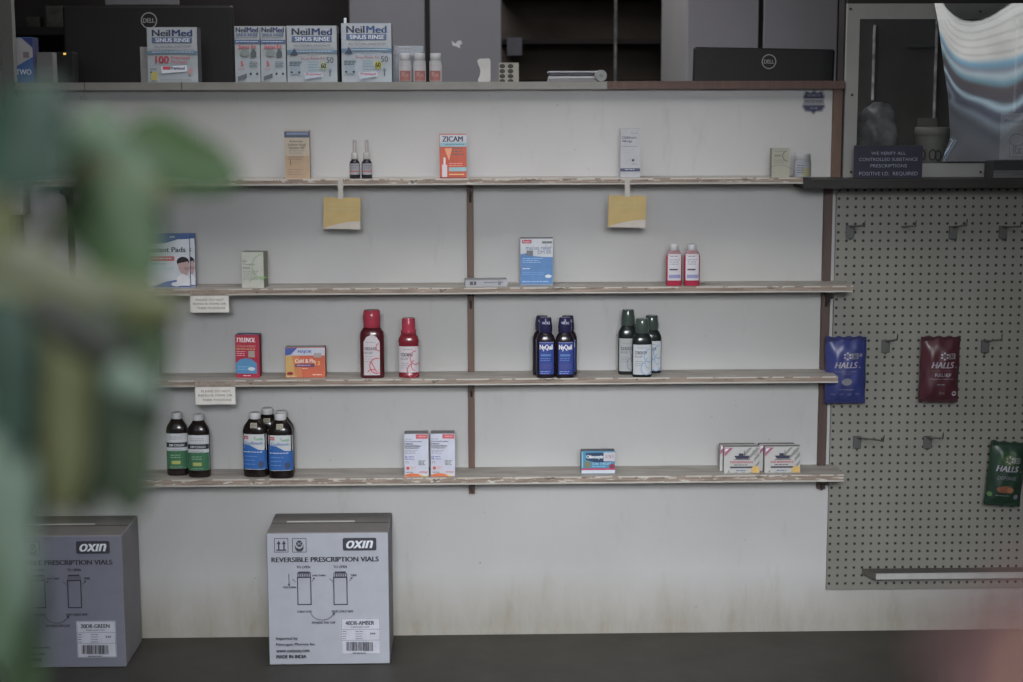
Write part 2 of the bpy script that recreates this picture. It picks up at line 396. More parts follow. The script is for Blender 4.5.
# ledge rail near the foot of the pegboard
a = P(876, 578, -.075); z_ = P(950, 573.2, -.075).z
mb = MB(); L = x1-.1-a.x
mb.box(0, L, 0, .006, -.018, 0, M((165, 165, 162), .5, .95, .1, 20)); mb.box(0, L, .006, .06, -.004, -.0005, M((82, 80, 77), .5, .9, .15, 14))
mb.add([(0, 0, -.018), (0, 0, 0), (-.03, .058, 0), (-.03, .058, -.018)], [(0, 1, 2, 3)], M((88, 84, 78)))
mb.add([(0, 0, 0), (0, .058, 0), (-.03, .058, 0)], [(0, 1, 2)], M((88, 84, 78)))
tag(mb.build('ledge_rail', None, (a.x, -.075, z_)), 'long white lipped metal ledge rail fixed low on the perforated board', 'rail')

# ------------------------------------------------------------------ window on the right
wx0, wx1 = P(845.5, 90, -.03).x, XQ-.42
wz0, wz1 = P(900, 178, -.03).z, P(900, 3.5, -.03).z
ix0 = P(858, 90, -.03).x; iz0 = P(900, 163.5, -.03).z; iz1 = P(900, 19, -.03).z; ix1 = wx1-.05
FRM = M((128, 129, 125), .5, 1, .06, 8)
mb = MB(); y0, y1 = -.03, -.012
mb.box(wx0, ix0, y0, y1, wz0, wz1, FRM); mb.box(ix1, wx1, y0, y1, wz0, wz1, FRM); mb.box(ix0, ix1, y0, y1, wz0, iz0, FRM); mb.box(ix0, ix1, y0, y1, iz1, wz1, FRM)
wn = mb.build('window_1'); wn['kind'] = 'structure'
mb = MB()
for px, py in ((850.5, 9), (852, 95), (851, 172), (980.5, 11.5), (980.5, 172)):
    q = P(px, py, y0); mb.lathe([(1, 0), (1, .002)], .004, .004, M((60, 58, 56), .4, .8), n=10)
    for i in range(-20, 0): v = mb.v[i]
    k = len(mb.v)
    # the last lathe has 40 + cap verts: rotate them to face the room
    for i in range(k-40, k):
        v = mb.v[i]; mb.v[i] = (q.x + v[0], y0 - v[2], q.z + v[1])
mb.build('screw', wn)
mb = MB(); mb.box(ix0, ix1, -.022, -.019, iz0, iz1, clear_mat('window glass', (.93, .94, .94), .025)); mb.build('pane', wn)
# dark ledge under it, header above
zl = P(900, 179.2, -.155).z; zl2 = P(900, 188.4, -.155).z
mb = MB(); mb.box(P(803.5, 184, -.15).x, XQ-.3, -.155, 0-.0005, zl2, zl, M((50, 48, 46), .5, .7, .2, 10), M((60, 58, 55), .5, .7))
o = mb.build('window_ledge'); tag(o, 'dark painted wooden ledge below the white framed window', 'ledge')
mb = MB(); mb.box(wx0, XR, -.03, .05, wz1+.001, ZT, M((48, 46, 44), .6, .7, .2, 6)); struct(mb.build('trim_5'))

# ------------------------------------------------------------------ back room (behind the counter)
CABM = M((108, 108, 112), .55, .82, .05, 3)
def cabinet(x0, x1, gap, Y, dep, lab, dm, sm):
    a, b, g = P(x0, 40, Y).x, P(x1, 40, Y).x, P(gap, 40, Y).x
    r = empty('tall_cabinet', ((a+b)/2, Y, 0), lab, 'cabinet', 'tall grey cabinets behind the counter'); c = (a+b)/2
    mb = MB(); mb.box(a-c, b-c, .021, dep, 0, 2.5, sm); mb.build('cabinet_body', r)
    for u, v in ((a+.002, g-.009), (g+.009, b-.002)):
        mb = MB(); mb.rbox(u-c, v-c, 0, .02, .08, 2.48, dm, .003, 1); d = mb.build('door', r)
    mb = MB(); mb.box(g-c-.009, g-c+.009, .012, .0205, .08, 2.48, M((30, 28, 27), .7, .6)); mb.build('door_gap_strip', r)
    return r
cabinet(349, 502, 427.5, 1.2, .6, 'tall grey double cabinet behind the counter, with a torn white scrap on its right door', CABM, M((92, 93, 93), .6, .8, .05, 3))
cabinet(686.5, 838, 761, 1.2, .8, 'tall grey double cabinet behind the counter, above the small black monitor', M((122, 121, 126), .55, 1.05, .05, 3), M((124, 124, 122), .6, 1.05, .05, 3))  # lighter grey on doors and sides stands in for stronger light here
# torn white sticker scrap
a = P(457, 44, 1.1993); mb = MB()
mb.add([(-.02, 0, .012), (-.006, 0, .002), (.002, 0, .01), (.012, 0, .014), (.02, 0, .003), (.01, 0, -.004), (.012, 0, -.016), (-.004, 0, -.008), (-.016, 0, -.006)], [tuple(range(9))], M((165, 165, 168), .6, 1))
tag(mb.build('sticker_scrap', None, a), 'small torn white sticker scrap on the grey cabinet door', 'sticker')
# dark recess shelving between the cabinets
a, b = P(503, 40, 2.2).x, P(690, 40, 2.2).x
r = empty('dark_shelving', ((a+b)/2, 2.2, 0), 'dark brown shelving recess between the two grey cabinets with a slotted silver strip', 'shelving')
mb = MB(); mb.box(-(b-a)/2, (b-a)/2, .3, .32, 0, 2.6, M((88, 78, 70), .8, .9, .25, 5)); mb.build('back_panel', r)
for zpy in (39, -8, 80):
    z = P(585, zpy, 2.2).z; mb = MB(); mb.box(-(b-a)/2, (b-a)/2, 0, .3, z-.02, z, M((44, 40, 37), .8, .6, .15, 6)); mb.build('shelf_board', r)
x = P(615.5, 40, 2.18).x - (a+b)/2; mb = MB(); mb.box(x-.006, x+.006, -.02, -.01, .6, 2.6, M((92, 92, 90), .4, .9, .5, 25)); mb.build('slotted_strip', r)
# blue note
o = px_box('paper_note', 507, 522, 37.5, 55.5, 2.195, 2.1985, M((92, 92, 98), .7, .95), label='small blue grey paper note hanging beside the left grey cabinet', cat='note')
# left dark shelving
a, b = P(0, 40, 1.6).x-.15, P(349, 40, 1.6).x
r = empty('dark_shelving', ((a+b)/2, 1.6, 0), 'dark shelving with dim green clutter behind the large black monitor', 'shelving')
mb = MB(); mb.box(-(b-a)/2, (b-a)/2, .3, .32, 0, 2.6, M((52, 49, 47), .8, .8, .2, 5)); mb.build('back_panel', r)
z = P(60, 27, 1.6).z; mb = MB(); mb.box(-(b-a)/2, (b-a)/2, .0, .3, z-.03, z, M((38, 37, 36), .8, .7)); mb.build('shelf_board', r)
zsh = z
for i, (px, py, w_, c, lab) in enumerate(((32, 17, .05, (62, 66, 56), 'dim grey green box on the dark shelf, left of two'), (54, 6, .07, (76, 80, 70), 'dim pale green box on the dark shelf, right of two'))):
    q = P(px, py, 1.65); mb = MB(); mb.rbox(-w_/2, w_/2, 0, .08, 0, max(.03, q.z-zsh), M(c, .8, .8, .35, 25), .004)
    tag(mb.build('storage_box', None, (q.x, 1.65, zsh+.0005)), lab, 'box', 'dim boxes on the dark shelf')
px_box('wall_panel', 105, 178, -14, 4.5, 1.5, 1.52, M((118, 118, 122), .6, .9), label='pale grey panel edge above the large black monitor', cat='panel')
# silver slotted strips seen through the window + bracket
for px, yt, yb, lab in ((875, 25, 100, 'silver slotted shelf strip furthest left through the window'), (938.5, -5, 126, 'silver slotted shelf strip in the middle of the window'), (1019.5, -5, 112, 'silver slotted shelf strip at the right through the plastic sheet')):
    q = P(px, yt, 1.0); z0_ = P(px, yb, 1.0).z
    mb = MB(); mb.box(-.0034, .0034, 0, .01, z0_-q.z, 0, M((170, 170, 165), .4, 1.1, .7, 22)); 
    if px < 900:
        zg = P(px, 46, 1).z - q.z
    if px == 938.5:
        zb_ = P(px, 45.5, 1).z - q.z; mb.box(-.11, -.012, -.002, .008, zb_-.006, zb_+.004, M((76, 76, 74), .5, .9))
    tag(mb.build('slotted_strip', None, (q.x, 1.0, q.z)), lab, 'shelf strip', 'silver strips behind the window')
a_, b_ = P(846, 90, 1.02).x, XR
mb = MB(); mb.box(a_, b_, 1.012, 1.05, 0, 2.6, M((74, 72, 68), .8, .9, .2, 5)); struct(mb.build('wall_inner'))

# ------------------------------------------------------------------ monitors
ZD = ZC-.26
dk = empty('desk', (-.1, .25, 0), 'dark desk behind the partition carrying both black monitors', 'desk')
mb = MB(); mb.rbox(-1.9, 1.2, 0, .6, ZD-.03, ZD, M((90, 86, 80), .5, .8), .003, 1); mb.build('desktop', dk)
for x in (-1.86, 1.13): mb = MB(); mb.box(x, x+.03, .03, .57, 0, ZD-.0305, M((70, 68, 66))); mb.build('side_panel', dk)
def monitor(px0, px1, yt, Y, lab, logo, tilt=0, depth=.03):
    a, b = P(px0, 60, Y), P(px1, 60, Y); t = P((px0+px1)/2, yt, Y).z; w = b.x-a.x
    r = empty('monitor', ((a.x+b.x)/2, Y, ZD+.0005), lab, 'monitor', 'black computer monitors behind the counter')
    base = r.location.z; hh = w*.585; z1 = t-base; z0 = max(z1-hh, .02)
    BK = M((33, 33, 34), .45, .75, .08, 40)
    mb = MB(); mb.rbox(-w/2, w/2, 0, depth, z0, z1, BK, .008, 3); pn = mb.build('screen_housing', r); 
    mb = MB(); mb.rbox(-.03, .03, depth, depth+.03, .01, z0+.1, BK, .004); mb.rbox(-.12, .12, -.02, depth+.18, 0, .012, BK, .004); mb.build('stand', r)
    lx, ly, lr = logo; c = P(lx, ly, Y); s_ = (P(lx+lr, ly, Y).x - c.x)
    mb = MB(); p = Paint(mb, -1, 1, -1, 1, 2*s_, 2*s_); p.front = 0; g = M((150, 150, 150), .5, .8)
    p.arc(0, 0, .93, .93, 0, 360, .13, g, 40); p.text('DELL', -.70, -.27, .70, .27, g, .02)
    lg = mb.build('logo', pn, (c.x - r.location.x, -.0004, c.z - base - s_))
    pn.rotation_euler[1] = tilt
    return r
monitor(64, 234, 5.5, .35, 'large black monitor seen from behind, left of the counter, round maker logo', (149, 20.5, 8.2))
monitor(692, 833, 48, .37, 'smaller black monitor seen from behind at the right end of the counter', (767, 61.5, 7.3), R(1.1))
for o in bpy.data.objects:
    if o.name.startswith('monitor') and o.type == 'EMPTY':
        pass

# ------------------------------------------------------------------ cartons helper
INK = M((55, 55, 62), .6); GR = M((112, 114, 120), .6); 
def carton(name, x0, x1, yt, yb, zb, Y, dep, base, lab, art=None, cat='box', group=None, side=None, top=None, rz=0):
    xc = (x0+x1)/2; w = P(x1, (yt+yb)/2, Y).x - P(x0, (yt+yb)/2, Y).x; h = P(xc, yt, Y).z - zb
    mb = MB(); m = M(*base) if isinstance(base[0], tuple) else M(base)
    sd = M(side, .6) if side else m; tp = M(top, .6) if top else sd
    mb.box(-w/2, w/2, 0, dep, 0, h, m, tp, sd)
    # closing flap seam on the top and the side glue seam
    mb.box(-w/2+.001, w/2-.001, dep*.04, dep*.05, h, h+.0004, M((95, 95, 92)))
    if art: art(Paint(mb, x0, x1, yt, yb, w, h))
    o = mb.build(name, None, (P(xc, (yt+yb)/2, Y).x, Y, zb + .0004), rz); return tag(o, lab, cat, group)
NAVY = M((52, 62, 110), .6); SLATE = M((78, 98, 135), .6); TEAL = M((86, 118, 142), .6); REDI = M((190, 70, 82), .6); WH = M((195, 200, 208), .6)
def neil(kind):
    def art(p):
        x0, x1, yt, yb = p.b; w = x1-x0; h = yb-yt; X = lambda t: x0+t*w; Y = lambda t: yt+t*h; K = M((62, 72, 96), .6)
        p.rect(X(0), Y(.58), X(1), Y(.98), M((170, 182, 190), .5)); p.rect(X(.03), Y(.02), X(.97), Y(.40), M((180, 188, 194), .5))
        if kind == 'slim':
            p.text('Neil', X(.05), Y(.02), X(.48), Y(.11), K, .03); p.text('Med', X(.50), Y(.02), X(.95), Y(.11), NAVY, .03)
            p.text('SINUS RINSE', X(.06), Y(.125), X(.94), Y(.18), SLATE, .02); p.small(X(.05), Y(.2), X(.95), 1, 2, GR)
            p.rect(X(0), Y(.245), X(1), Y(.31), SLATE); p.small(X(.05), Y(.27), X(.95), 1, 2, WH)
            p.text('Starter Kit', X(.15), Y(.33), X(.85), Y(.40), REDI, .02)
            p.circle(X(.4), Y(.48), w*.2, M((140, 150, 150)), h*.06); p.poly([(X(.63), Y(.55)), (X(.86), Y(.55)), (X(.86), Y(.46)), (X(.78), Y(.41)), (X(.7), Y(.41)), (X(.63), Y(.48))], M((92, 105, 110)))
            p.text('5', X(.22), Y(.62), X(.34), Y(.71), REDI, .03); p.small(X(.58), Y(.63), X(.93), 4, 1.6, M((110, 130, 135)), .9)
            p.small(X(.1), Y(.76), X(.4), 1, 2, REDI); p.poly([(X(.1), Y(.9)), (X(.46), Y(.84)), (X(.46), Y(.92)), (X(.1), Y(.97))], M((105, 110, 118)))
            p.rect(X(.58), Y(.83), X(.66), Y(.87), INK); p.rect(X(.84), Y(.83), X(.92), Y(.87), INK)
            return
        p.text('Neil', X(.10), Y(.045), X(.47), Y(.165), K, .035); p.text('Med', X(.50), Y(.045), X(.91), Y(.165), NAVY if kind != 'kit2' else M((60, 92, 150)), .035)
        p.rect(X(.10), Y(.185), X(.90), Y(.285), SLATE); p.text('SINUS RINSE', X(.17), Y(.2), X(.86), Y(.27), WH, .02)
        p.text('ALL NATURAL SINUS RELIEF', X(.14), Y(.325), X(.88), Y(.37), GR, .01)
        p.poly([(X(0), Y(.43)), (X(.5), Y(.42)), (X(1), Y(.43)), (X(1), Y(.49)), (X(.5), Y(.475)), (X(0), Y(.49))], TEAL); p.small(X(.1), Y(.445), X(.95), 1, 2, WH, .5)
        if kind == 'packets':
            p.text('100', X(.16), Y(.52), X(.43), Y(.65), M((205, 50, 66)), .02); p.text('Premixed', X(.48), Y(.52), X(.85), Y(.58), REDI, .01); p.text('Packets', X(.48), Y(.60), X(.80), Y(.655), REDI, .01)
            p.poly([(X(.27), Y(.71)), (X(.78), Y(.69)), (X(.79), Y(.80)), (X(.28), Y(.84))], WH); p.rect(X(.3), Y(.71), X(.45), Y(.77), REDI); p.text('Premixed', X(.46), Y(.71), X(.74), Y(.77), NAVY, .02)
            p.small(X(.05), Y(.75), X(.18), 1, 2, INK, .7); p.rect(X(.07), Y(.81), X(.19), Y(.96), M((196, 186, 90))); p.rect(X(.05), Y(.8), X(.08), Y(.83), INK)
            p.circle(X(.86), Y(.8), w*.045, M((200, 150, 150)), h*.06); p.small(X(.25), Y(.95), X(.9), 1, 2, GR, .5)
        else:
            p.text('Sinus Rinse Kit', X(.28), Y(.55), X(.76), Y(.6), M((180, 84, 92)), .01); p.small(X(.4), Y(.51), X(.66), 1, 1, GR, .4)
            p.poly([(X(.06), Y(.52)), (X(.11), Y(.45)), (X(.15), Y(.40)), (X(.19), Y(.45)), (X(.22), Y(.52))], M((72, 86, 110)))
            p.poly([(X(.06), Y(.62)), (X(.27), Y(.62)), (X(.27), Y(.86)), (X(.06), Y(.86))], M((150, 168, 180)))
            p.small(X(.05), Y(.64), X(.3), 3, 1.5, M((84, 98, 110)), .9); p.rect(X(.07), Y(.81), X(.11), Y(.84), INK); p.rect(X(.22), Y(.81), X(.26), Y(.84), INK)
            p.small(X(.42), Y(.64), X(.66), 4, 2.6, M((110, 160, 180)), .6)
            p.circle(X(.73), Y(.71), w*.075, M((205, 205, 60) if kind == 'kit2' else (190, 200, 150))); p.text('60', X(.675), Y(.665), X(.785), Y(.755), INK, .03)
            p.text('50', X(.79), Y(.56), X(.93), Y(.66), INK, .0); p.circle(X(.86), Y(.79), w*.035, M((130, 150, 170))); p.line([(X(.86), Y(.8)), (X(.855), Y(.9))], .8, INK)
            p.poly([(X(.34), Y(.84)), (X(.7), Y(.82)), (X(.72), Y(.9)), (X(.36), Y(.95))], M((186, 198, 214))); p.text('Premixed', X(.38), Y(.84), X(.68), Y(.88), REDI, .02)
    return art
NB = (172, 180, 184)
GK = .72
YC = .02
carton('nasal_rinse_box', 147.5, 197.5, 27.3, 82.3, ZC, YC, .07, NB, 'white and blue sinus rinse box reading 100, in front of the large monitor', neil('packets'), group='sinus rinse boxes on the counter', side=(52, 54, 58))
carton('plain_box', 140.5, 150, 47, 82.5, ZC, .1, .05, (196, 196, 198), 'plain white box edge sticking out behind the sinus rinse box reading 100')
o1 = carton('nasal_rinse_box', 235, 260, 26.3, 81.5, ZC, YC, .06, NB, 'slim sinus rinse box reading 5, left one of the slim pair on the counter', neil('slim'), group='sinus rinse boxes on the counter')
dup(o1, (P(273.2, 50, YC).x, YC, ZC+.0004), 'slim sinus rinse box reading 5, right one of the slim pair on the counter')
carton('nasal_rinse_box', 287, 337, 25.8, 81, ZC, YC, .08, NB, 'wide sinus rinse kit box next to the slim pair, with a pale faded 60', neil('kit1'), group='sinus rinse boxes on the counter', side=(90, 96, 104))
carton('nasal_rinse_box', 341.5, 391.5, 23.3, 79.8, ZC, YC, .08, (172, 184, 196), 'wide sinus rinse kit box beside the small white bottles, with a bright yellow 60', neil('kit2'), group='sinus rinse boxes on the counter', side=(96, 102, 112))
# tall thin white bit behind the last box
q = P(345, 18, .13); mb = MB(); mb.rbox(-.004, .004, 0, .008, 0, q.z-ZC, WH, .002); tag(mb.build('pen', None, (q.x, .13, ZC+.0005)), 'thin white pen tip standing up behind the sinus rinse box with bright yellow 60', 'pen')

# generic lathed bottle ------------------------------------------------------
def surf_fn(a, b, p):
    def f(u, v):
        t = min(abs(u)/a, .995); return -b*(1-t**p)**(1/p)
    return f
def bottle(name, x0, x1, yt, yb, zb, Y, prof, capprof, mbody, mcap, lab, depth=.62, p=2.6, label=None, art=None, cat='bottle', group=None, fill=None, rz=0, capmat2=None):
    """prof/capprof: (radius fraction, height fraction) rows; label: (y0,y1,half width fraction) in photo rows"""
    xc = (x0+x1)/2; w = P(x1, (yt+yb)/2, Y).x - P(x0, (yt+yb)/2, Y).x; h = P(xc, yt, Y).z - zb
    a, b = w/2, w/2*depth
    r = empty(name, (P(xc, (yt+yb)/2, Y).x, Y, zb+.0004), lab, cat, group, rz)
    mb = MB(); mb.lathe([(q, t*h) for q, t in prof], a, b, mbody, p); mb.build('bottle_body', r)
    mb = MB(); rc = [(q, t*h) for q, t in capprof]; mb.lathe(rc, a, a, mcap, 2.0, 32); mb.build('cap', r)
    if label:
        ly0, ly1, hw, base = label; mb = MB(); f = surf_fn(a+.0003, b+.0003, p)
        pt = Paint(mb, x0, x1, yt, yb, w, h, f); pt.rect(xc-(x1-x0)/2*hw, ly0, xc+(x1-x0)/2*hw, ly1, base)
        if art: art(pt)
        mb.build('label', r)
    return r
GK = 1.0
AMB = M((40, 30, 28), .18, .5, 0, 30, 0, 1, 'dark amber plastic', .5)
WCAP = M((176, 178, 180), .45, 1, .03, 200)
SYR = [(.9, 0), (.98, .012), (1, .03), (1, .715), (.97, .75), (.90, .79), (.50, .895), (.44, .905), (.44, .92)]
SCAP = [(.45, .905), (.46, .91), (.46, .99), (.42, 1.0)]
LG = M((52, 106, 72), .5); LWH = M((178, 182, 186), .5); LBK = M((36, 40, 42), .5)
def green_art(x0):
    def art(p):
        xa, xb = x0+.6, x0+21.4; y = 3.2
        p.rect(xa, 431.6+y, xb, 450+y, LWH); p.rect(xa, 440.5+y, xb, 445.5+y, LBK); p.text('DM COUGH', xa+3, 442+y, xb-3, 444.5+y, WH, .02)
        p.small(xa+3, 434.5+y, xb-3, 2, 2, GR, .5); p.text('maximum', xa+4, 446.5+y, xb-5, 449+y, GR)
        p.rect(xa, 449+y, xb, 467+y, LG); p.small(xa+4, 453+y, xb-5, 2, 2.3, M((130, 170, 140)), .6); p.rect(xa+5, 459+y, xb-7, 462.5+y, M((160, 165, 80))); p.small(xa+3, 465+y, xb-5, 1, 2, M((130, 170, 140)), .6)
    return art
g1 = bottle('cough_syrup_bottle', 188, 210, 414, 478, S4, -.098, SYR, SCAP, AMB, WCAP, 'dark syrup bottle with green label and white cap, front right of the green pair', label=(434.5, 470.5, .96, LWH), art=green_art(188), group='dark syrup bottles with green labels')
dup(g1, (P(177.3, 440, -.07).x, -.07, S4+.0004), 'dark syrup bottle with green label and white cap, left behind its twin beside the plant', rz=.05)
BL = M((36, 90, 168), .5)
def blue_art(p):
    xa, xb = 269, 293
    p.rect(xa, 434.5, xb, 449, LWH); p.poly([(xa, 444.5), (xa+8, 445.5), (xa+16, 450), (xb, 451), (xb, 470), (xa, 470)], BL)
    p.rect(xa+1, 436.2, xa+6.5, 439.4, M((175, 50, 62))); p.text('Rugby', xa+1.5, 436.8, xa+6, 439, WH); p.text('Tussin', xb-12, 437.5, xb-3, 440.6, M((80, 150, 90)), .02)
    p.text('Guaifenesin', xa+3, 441.5, xb-3, 444.8, M((90, 120, 170)), .02); p.small(xa+1, 452, xb-3, 1, 2, WH, .7); p.small(xa+2, 456.5, xb-8, 3, 4, M((110, 150, 200)), .5)
    p.circle(xb-5, 465, 2.6, M((60, 70, 100)), 3.4)
b1 = bottle('cough_syrup_bottle', 268.5, 293.5, 413.5, 478.5, S4, -.115, SYR, SCAP, AMB, WCAP, 'dark syrup bottle with blue and white label, front right of the blue cluster', label=(434.5, 470.5, .96, LWH), art=blue_art, group='dark syrup bottles with blue labels')
mb = MB(); pp = Paint(mb, 0, 8, 0, 6, .020, .016); pp.front = 0; mb.box(-.010, .010, 0, .0006, 0, .016, M((150, 146, 128))); pp.small(1, 1, 7, 3, 1.8, M((90, 84, 70)), .7); ps = mb.build('price_sticker', b1, (.0, -.0232, .1495)); ps.rotation_euler = (R(-24), 0, 0)
dup(b1, (P(255.5, 440, -.095).x, -.095, S4+.0004), 'dark syrup bottle with blue and white label, left one of the blue cluster', rz=-.1)
dup(b1, (P(268, 440, -.0235).x, -.0235, S4+.0004), 'dark syrup bottle at the very back of the blue cluster, between the two front ones', rz=0)
dup(b1, (P(282, 440, -.0695).x, -.0695, S4+.0004), 'dark syrup bottle mostly hidden directly behind the front right one of the blue cluster', rz=.0)
# NyQuil style bottles
CUP = [(.66, .755), (.71, .765), (.70, .82), (.72, .83), (.60, .985), (.56, 1.0)]
NQ = [(.92, 0), (1, .02), (1, .60), (.97, .645), (.84, .70), (.64, .745), (.6, .77)]
NBODY = M((40, 30, 40), .18, .6, 0, 30, 0, 1, 'dark blue bottle', .5); NCUP = M((44, 42, 82), .25, .8, .1, 60); NLAB = M((40, 62, 142), .45)
def ny_art(p):
    xa, xb = 555.3, 574.3; m_ = M((48, 74, 168), .45)
    p.rect(xa+3, 342, xb-1.5, 374, NLAB); p.rect(xa+3, 341.5, xb-1.5, 342.3, M((110, 120, 170)))
    p.text('NyQuil', xa+3.3, 344, xb-2.6, 350.6, M((215, 220, 235)), .02); p.text('COLD & FLU', xa+4.5, 353.5, xb-4.5, 355.5, M((110, 165, 215)), .02); p.small(xa+4, 357.5, xb-4, 2, 1.9, M((88, 120, 190)), .7)
    p.rect(xa+3.5, 363, xb-3.5, 368.5, M((58, 66, 140))); p.small(xa+4, 370.5, xb-5, 2, 1.8, M((130, 150, 210)), .6)
n1 = bottle('cold_medicine_bottle', 555.3, 574.3, 317.5, 377.6, S3, -.125, NQ, CUP, NBODY, NCUP, 'dark blue cold medicine bottle, right one of the front pair', label=(342.5, 373.5, .6, NLAB), art=ny_art, group='dark blue cold medicine bottles', depth=.6)
mb = MB(); pp = Paint(mb, 0, 10, 0, 4, .026, .010); pp.front = 0; pp.text('VICKS', .5, .5, 9.5, 3.5, M((170, 175, 200)), .02); mb.build('cap_lettering', n1, (0.0, -.0212, .160))
dup(n1, (P(545.6, 350, -.122).x, -.122, S3+.0004), 'dark blue cold medicine bottle, left one of the front pair')
dup(n1, (P(542, 350, -.08).x, -.08, S3+.0004), 'dark blue cold medicine bottle hidden behind the left one of the front pair')
dup(n1, (P(567.6, 350, -.083).x, -.083, S3+.0004), 'dark blue cold medicine bottle hidden behind the right one of the front pair')
# green-capped bottles
GBODY = M((34, 44, 42), .18, .6, 0, 30, 0, 1, 'dark green bottle', .5); GCUP = M((62, 76, 70), .15, .9, .15, 60, 0, 1, 'cup', .6)
RING = M((104, 140, 185), .5)
def ring_art(xa, xb, y0, col, ttl, arch=False):
    def art(p):
        w = xb-xa
        p.small(xa+w*.2, y0+2, xb-w*.2, 1, 2, GR, .4); p.text(ttl, xa+w*.08, y0+w*.3, xa+w*.72, y0+w*.48, INK, .02); p.text('RELIEF', xa+w*.08, y0+w*.54, xa+w*.5, y0+w*.66, GR, .02)
        p.arc(xb-w*.12, y0+w*.55, w*.3, w*.36, 60, 275, .8, col); p.arc(xb-w*.28, y0+w*1.25, w*.3, w*.36, 20, 260, .8, col); p.arc(xb-w*.12, y0+w*.95, w*.24, w*.3, 90, 250, .6, col)
        p.small(xa+w*.1, y0+w*.85, xa+w*.55, 3, 2.2, GR, .4)
    return art
GC = 'bottles with clear green dosing cups'
gb = bottle('cough_medicine_bottle', 632, 652, 318.5, 376.8, S3, -.12, NQ, CUP, GBODY, GCUP, 'dark bottle with green cup and pale label, front middle of the green trio', label=(344, 374, .9, M((170, 176, 180), .5)), art=ring_art(633, 651, 345, RING, 'COUGH DM'), group=GC, depth=.62)
bottle('cough_medicine_bottle', 618, 637.5, 309.5, 374.5, S3, -.07, NQ, CUP, GBODY, GCUP, 'tallest dark bottle with green cup, left one of the green trio', label=(338, 371, .9, M((150, 154, 156), .5)), art=ring_art(619, 637, 341, M((112, 120, 140)), 'COUGH'), group=GC, depth=.62)
dup(gb, (P(651.5, 350, -.05).x, -.05, S3+.0004), 'dark bottle with green cup, right one at the back of the green trio')
# red bottles
RB = M((120, 28, 40), .18, .95, 0, 30, 0, 1, 'red liquid bottle', .5); RCUP = M((160, 44, 62), .22, .95, .1, 60); DRB = M((84, 22, 30), .18, .8, 0, 30, 0, 1, 'dark red bottle', .5)
RR = M((190, 58, 80), .5)
def red_big(p):
    xa, xb = 364, 380
    p.poly([(xa, 374), (xb, 374), (xb, 341), (xb-3, 336), (xa+8, 333.5), (xa+3, 336), (xa, 341)], M((178, 172, 176), .5)); p.small(xa+2, 341, xb-2, 1, 2, GR, .4)
    p.text('COLD & FLU', xa+.8, 346, xb-3, 349, INK, .02); p.text('RELIEF', xa+.8, 350.5, xb-7, 352.6, GR, .02); p.small(xa+1, 355, xb-6, 3, 2.5, GR, .4)
    p.arc(xb-1, 346, 2.6, 3.5, 60, 270, .8, RR); p.arc(xb-3, 364.5, 7, 7.5, 60, 290, .9, RR); p.arc(xb-7, 371, 5, 3, 180, 300, .8, RR); p.line([(xb-9, 360), (xb-3, 371), (xb-1, 369)], .8, RR)
bottle('cold_medicine_bottle', 360, 384.2, 310, 377, S3, -.1, [(.92, 0), (1, .02), (1, .62), (.95, .68), (.68, .745), (.6, .76)], [(.68, .745), (.70, .75), (.70, .8), (.74, .9), (.66, .99), (.62, 1.0)], DRB, RCUP, 'large dark red medicine bottle with arched white label on the third shelf', label=(345, 374, .64, M((178, 172, 176), .5)), art=red_big, depth=.6)
bottle('cold_medicine_bottle', 398.5, 419, 318, 377, S3, -.1, [(.94, 0), (1, .02), (1, .05), (.97, .06), (.97, .57), (1, .60), (.95, .67), (.74, .725), (.6, .75)], [(.68, .735), (.74, .745), (.74, .80), (.66, .81), (.64, .97), (.60, 1.0)], RB, RCUP, 'small bright red medicine bottle with square white label on the third shelf', label=(345.5, 371.5, .96, M((178, 172, 176), .5)), art=ring_art(399.5, 418, 346.5, RR, 'COLD&FLU'), depth=.7)
# red liquid with small white caps
PINK = M((172, 34, 62), .2, 1, 0, 30, 0, 1, 'red syrup', .5)
def pk_art(p):
    p.small(669.5, 256, 677, 1, 2, INK, .5); p.small(669, 259.5, 679, 3, 2.2, M((110, 115, 130)), .6); p.rect(669, 269, 677, 270.5, M((85, 60, 90))); p.rect(668.5, 275, 680, 278.5, M((130, 130, 178)))
pk = bottle('red_syrup_bottle', 666, 682, 244.3, 286.5, S2, -.11, [(.93, 0), (1, .015), (1, .70), (.95, .73), (.45, .85), (.42, .87)], [(.46, .85), (.52, .86), (.52, .985), (.48, 1.0)], PINK, WCAP, 'small bottle of bright red syrup with white cap, left one of the pair', label=(254, 281, .82, M((186, 184, 190), .5)), art=pk_art, group='small red syrup bottles with white caps', p=2.4)
mb = MB(); hh = .1275; mb.lathe([(1.012, .0905), (.96, .0935), (.5, .108)], .0241, .0151, M((176, 150, 155), .2, .9, 0, 30, 0, .5), 2.4, caps=False); mb.build('clear_shoulder', pk)
dup(pk, (P(691.8, 265, -.11).x, -.11, S2+.0004), 'small bottle of bright red syrup with white cap, right one of the pair')
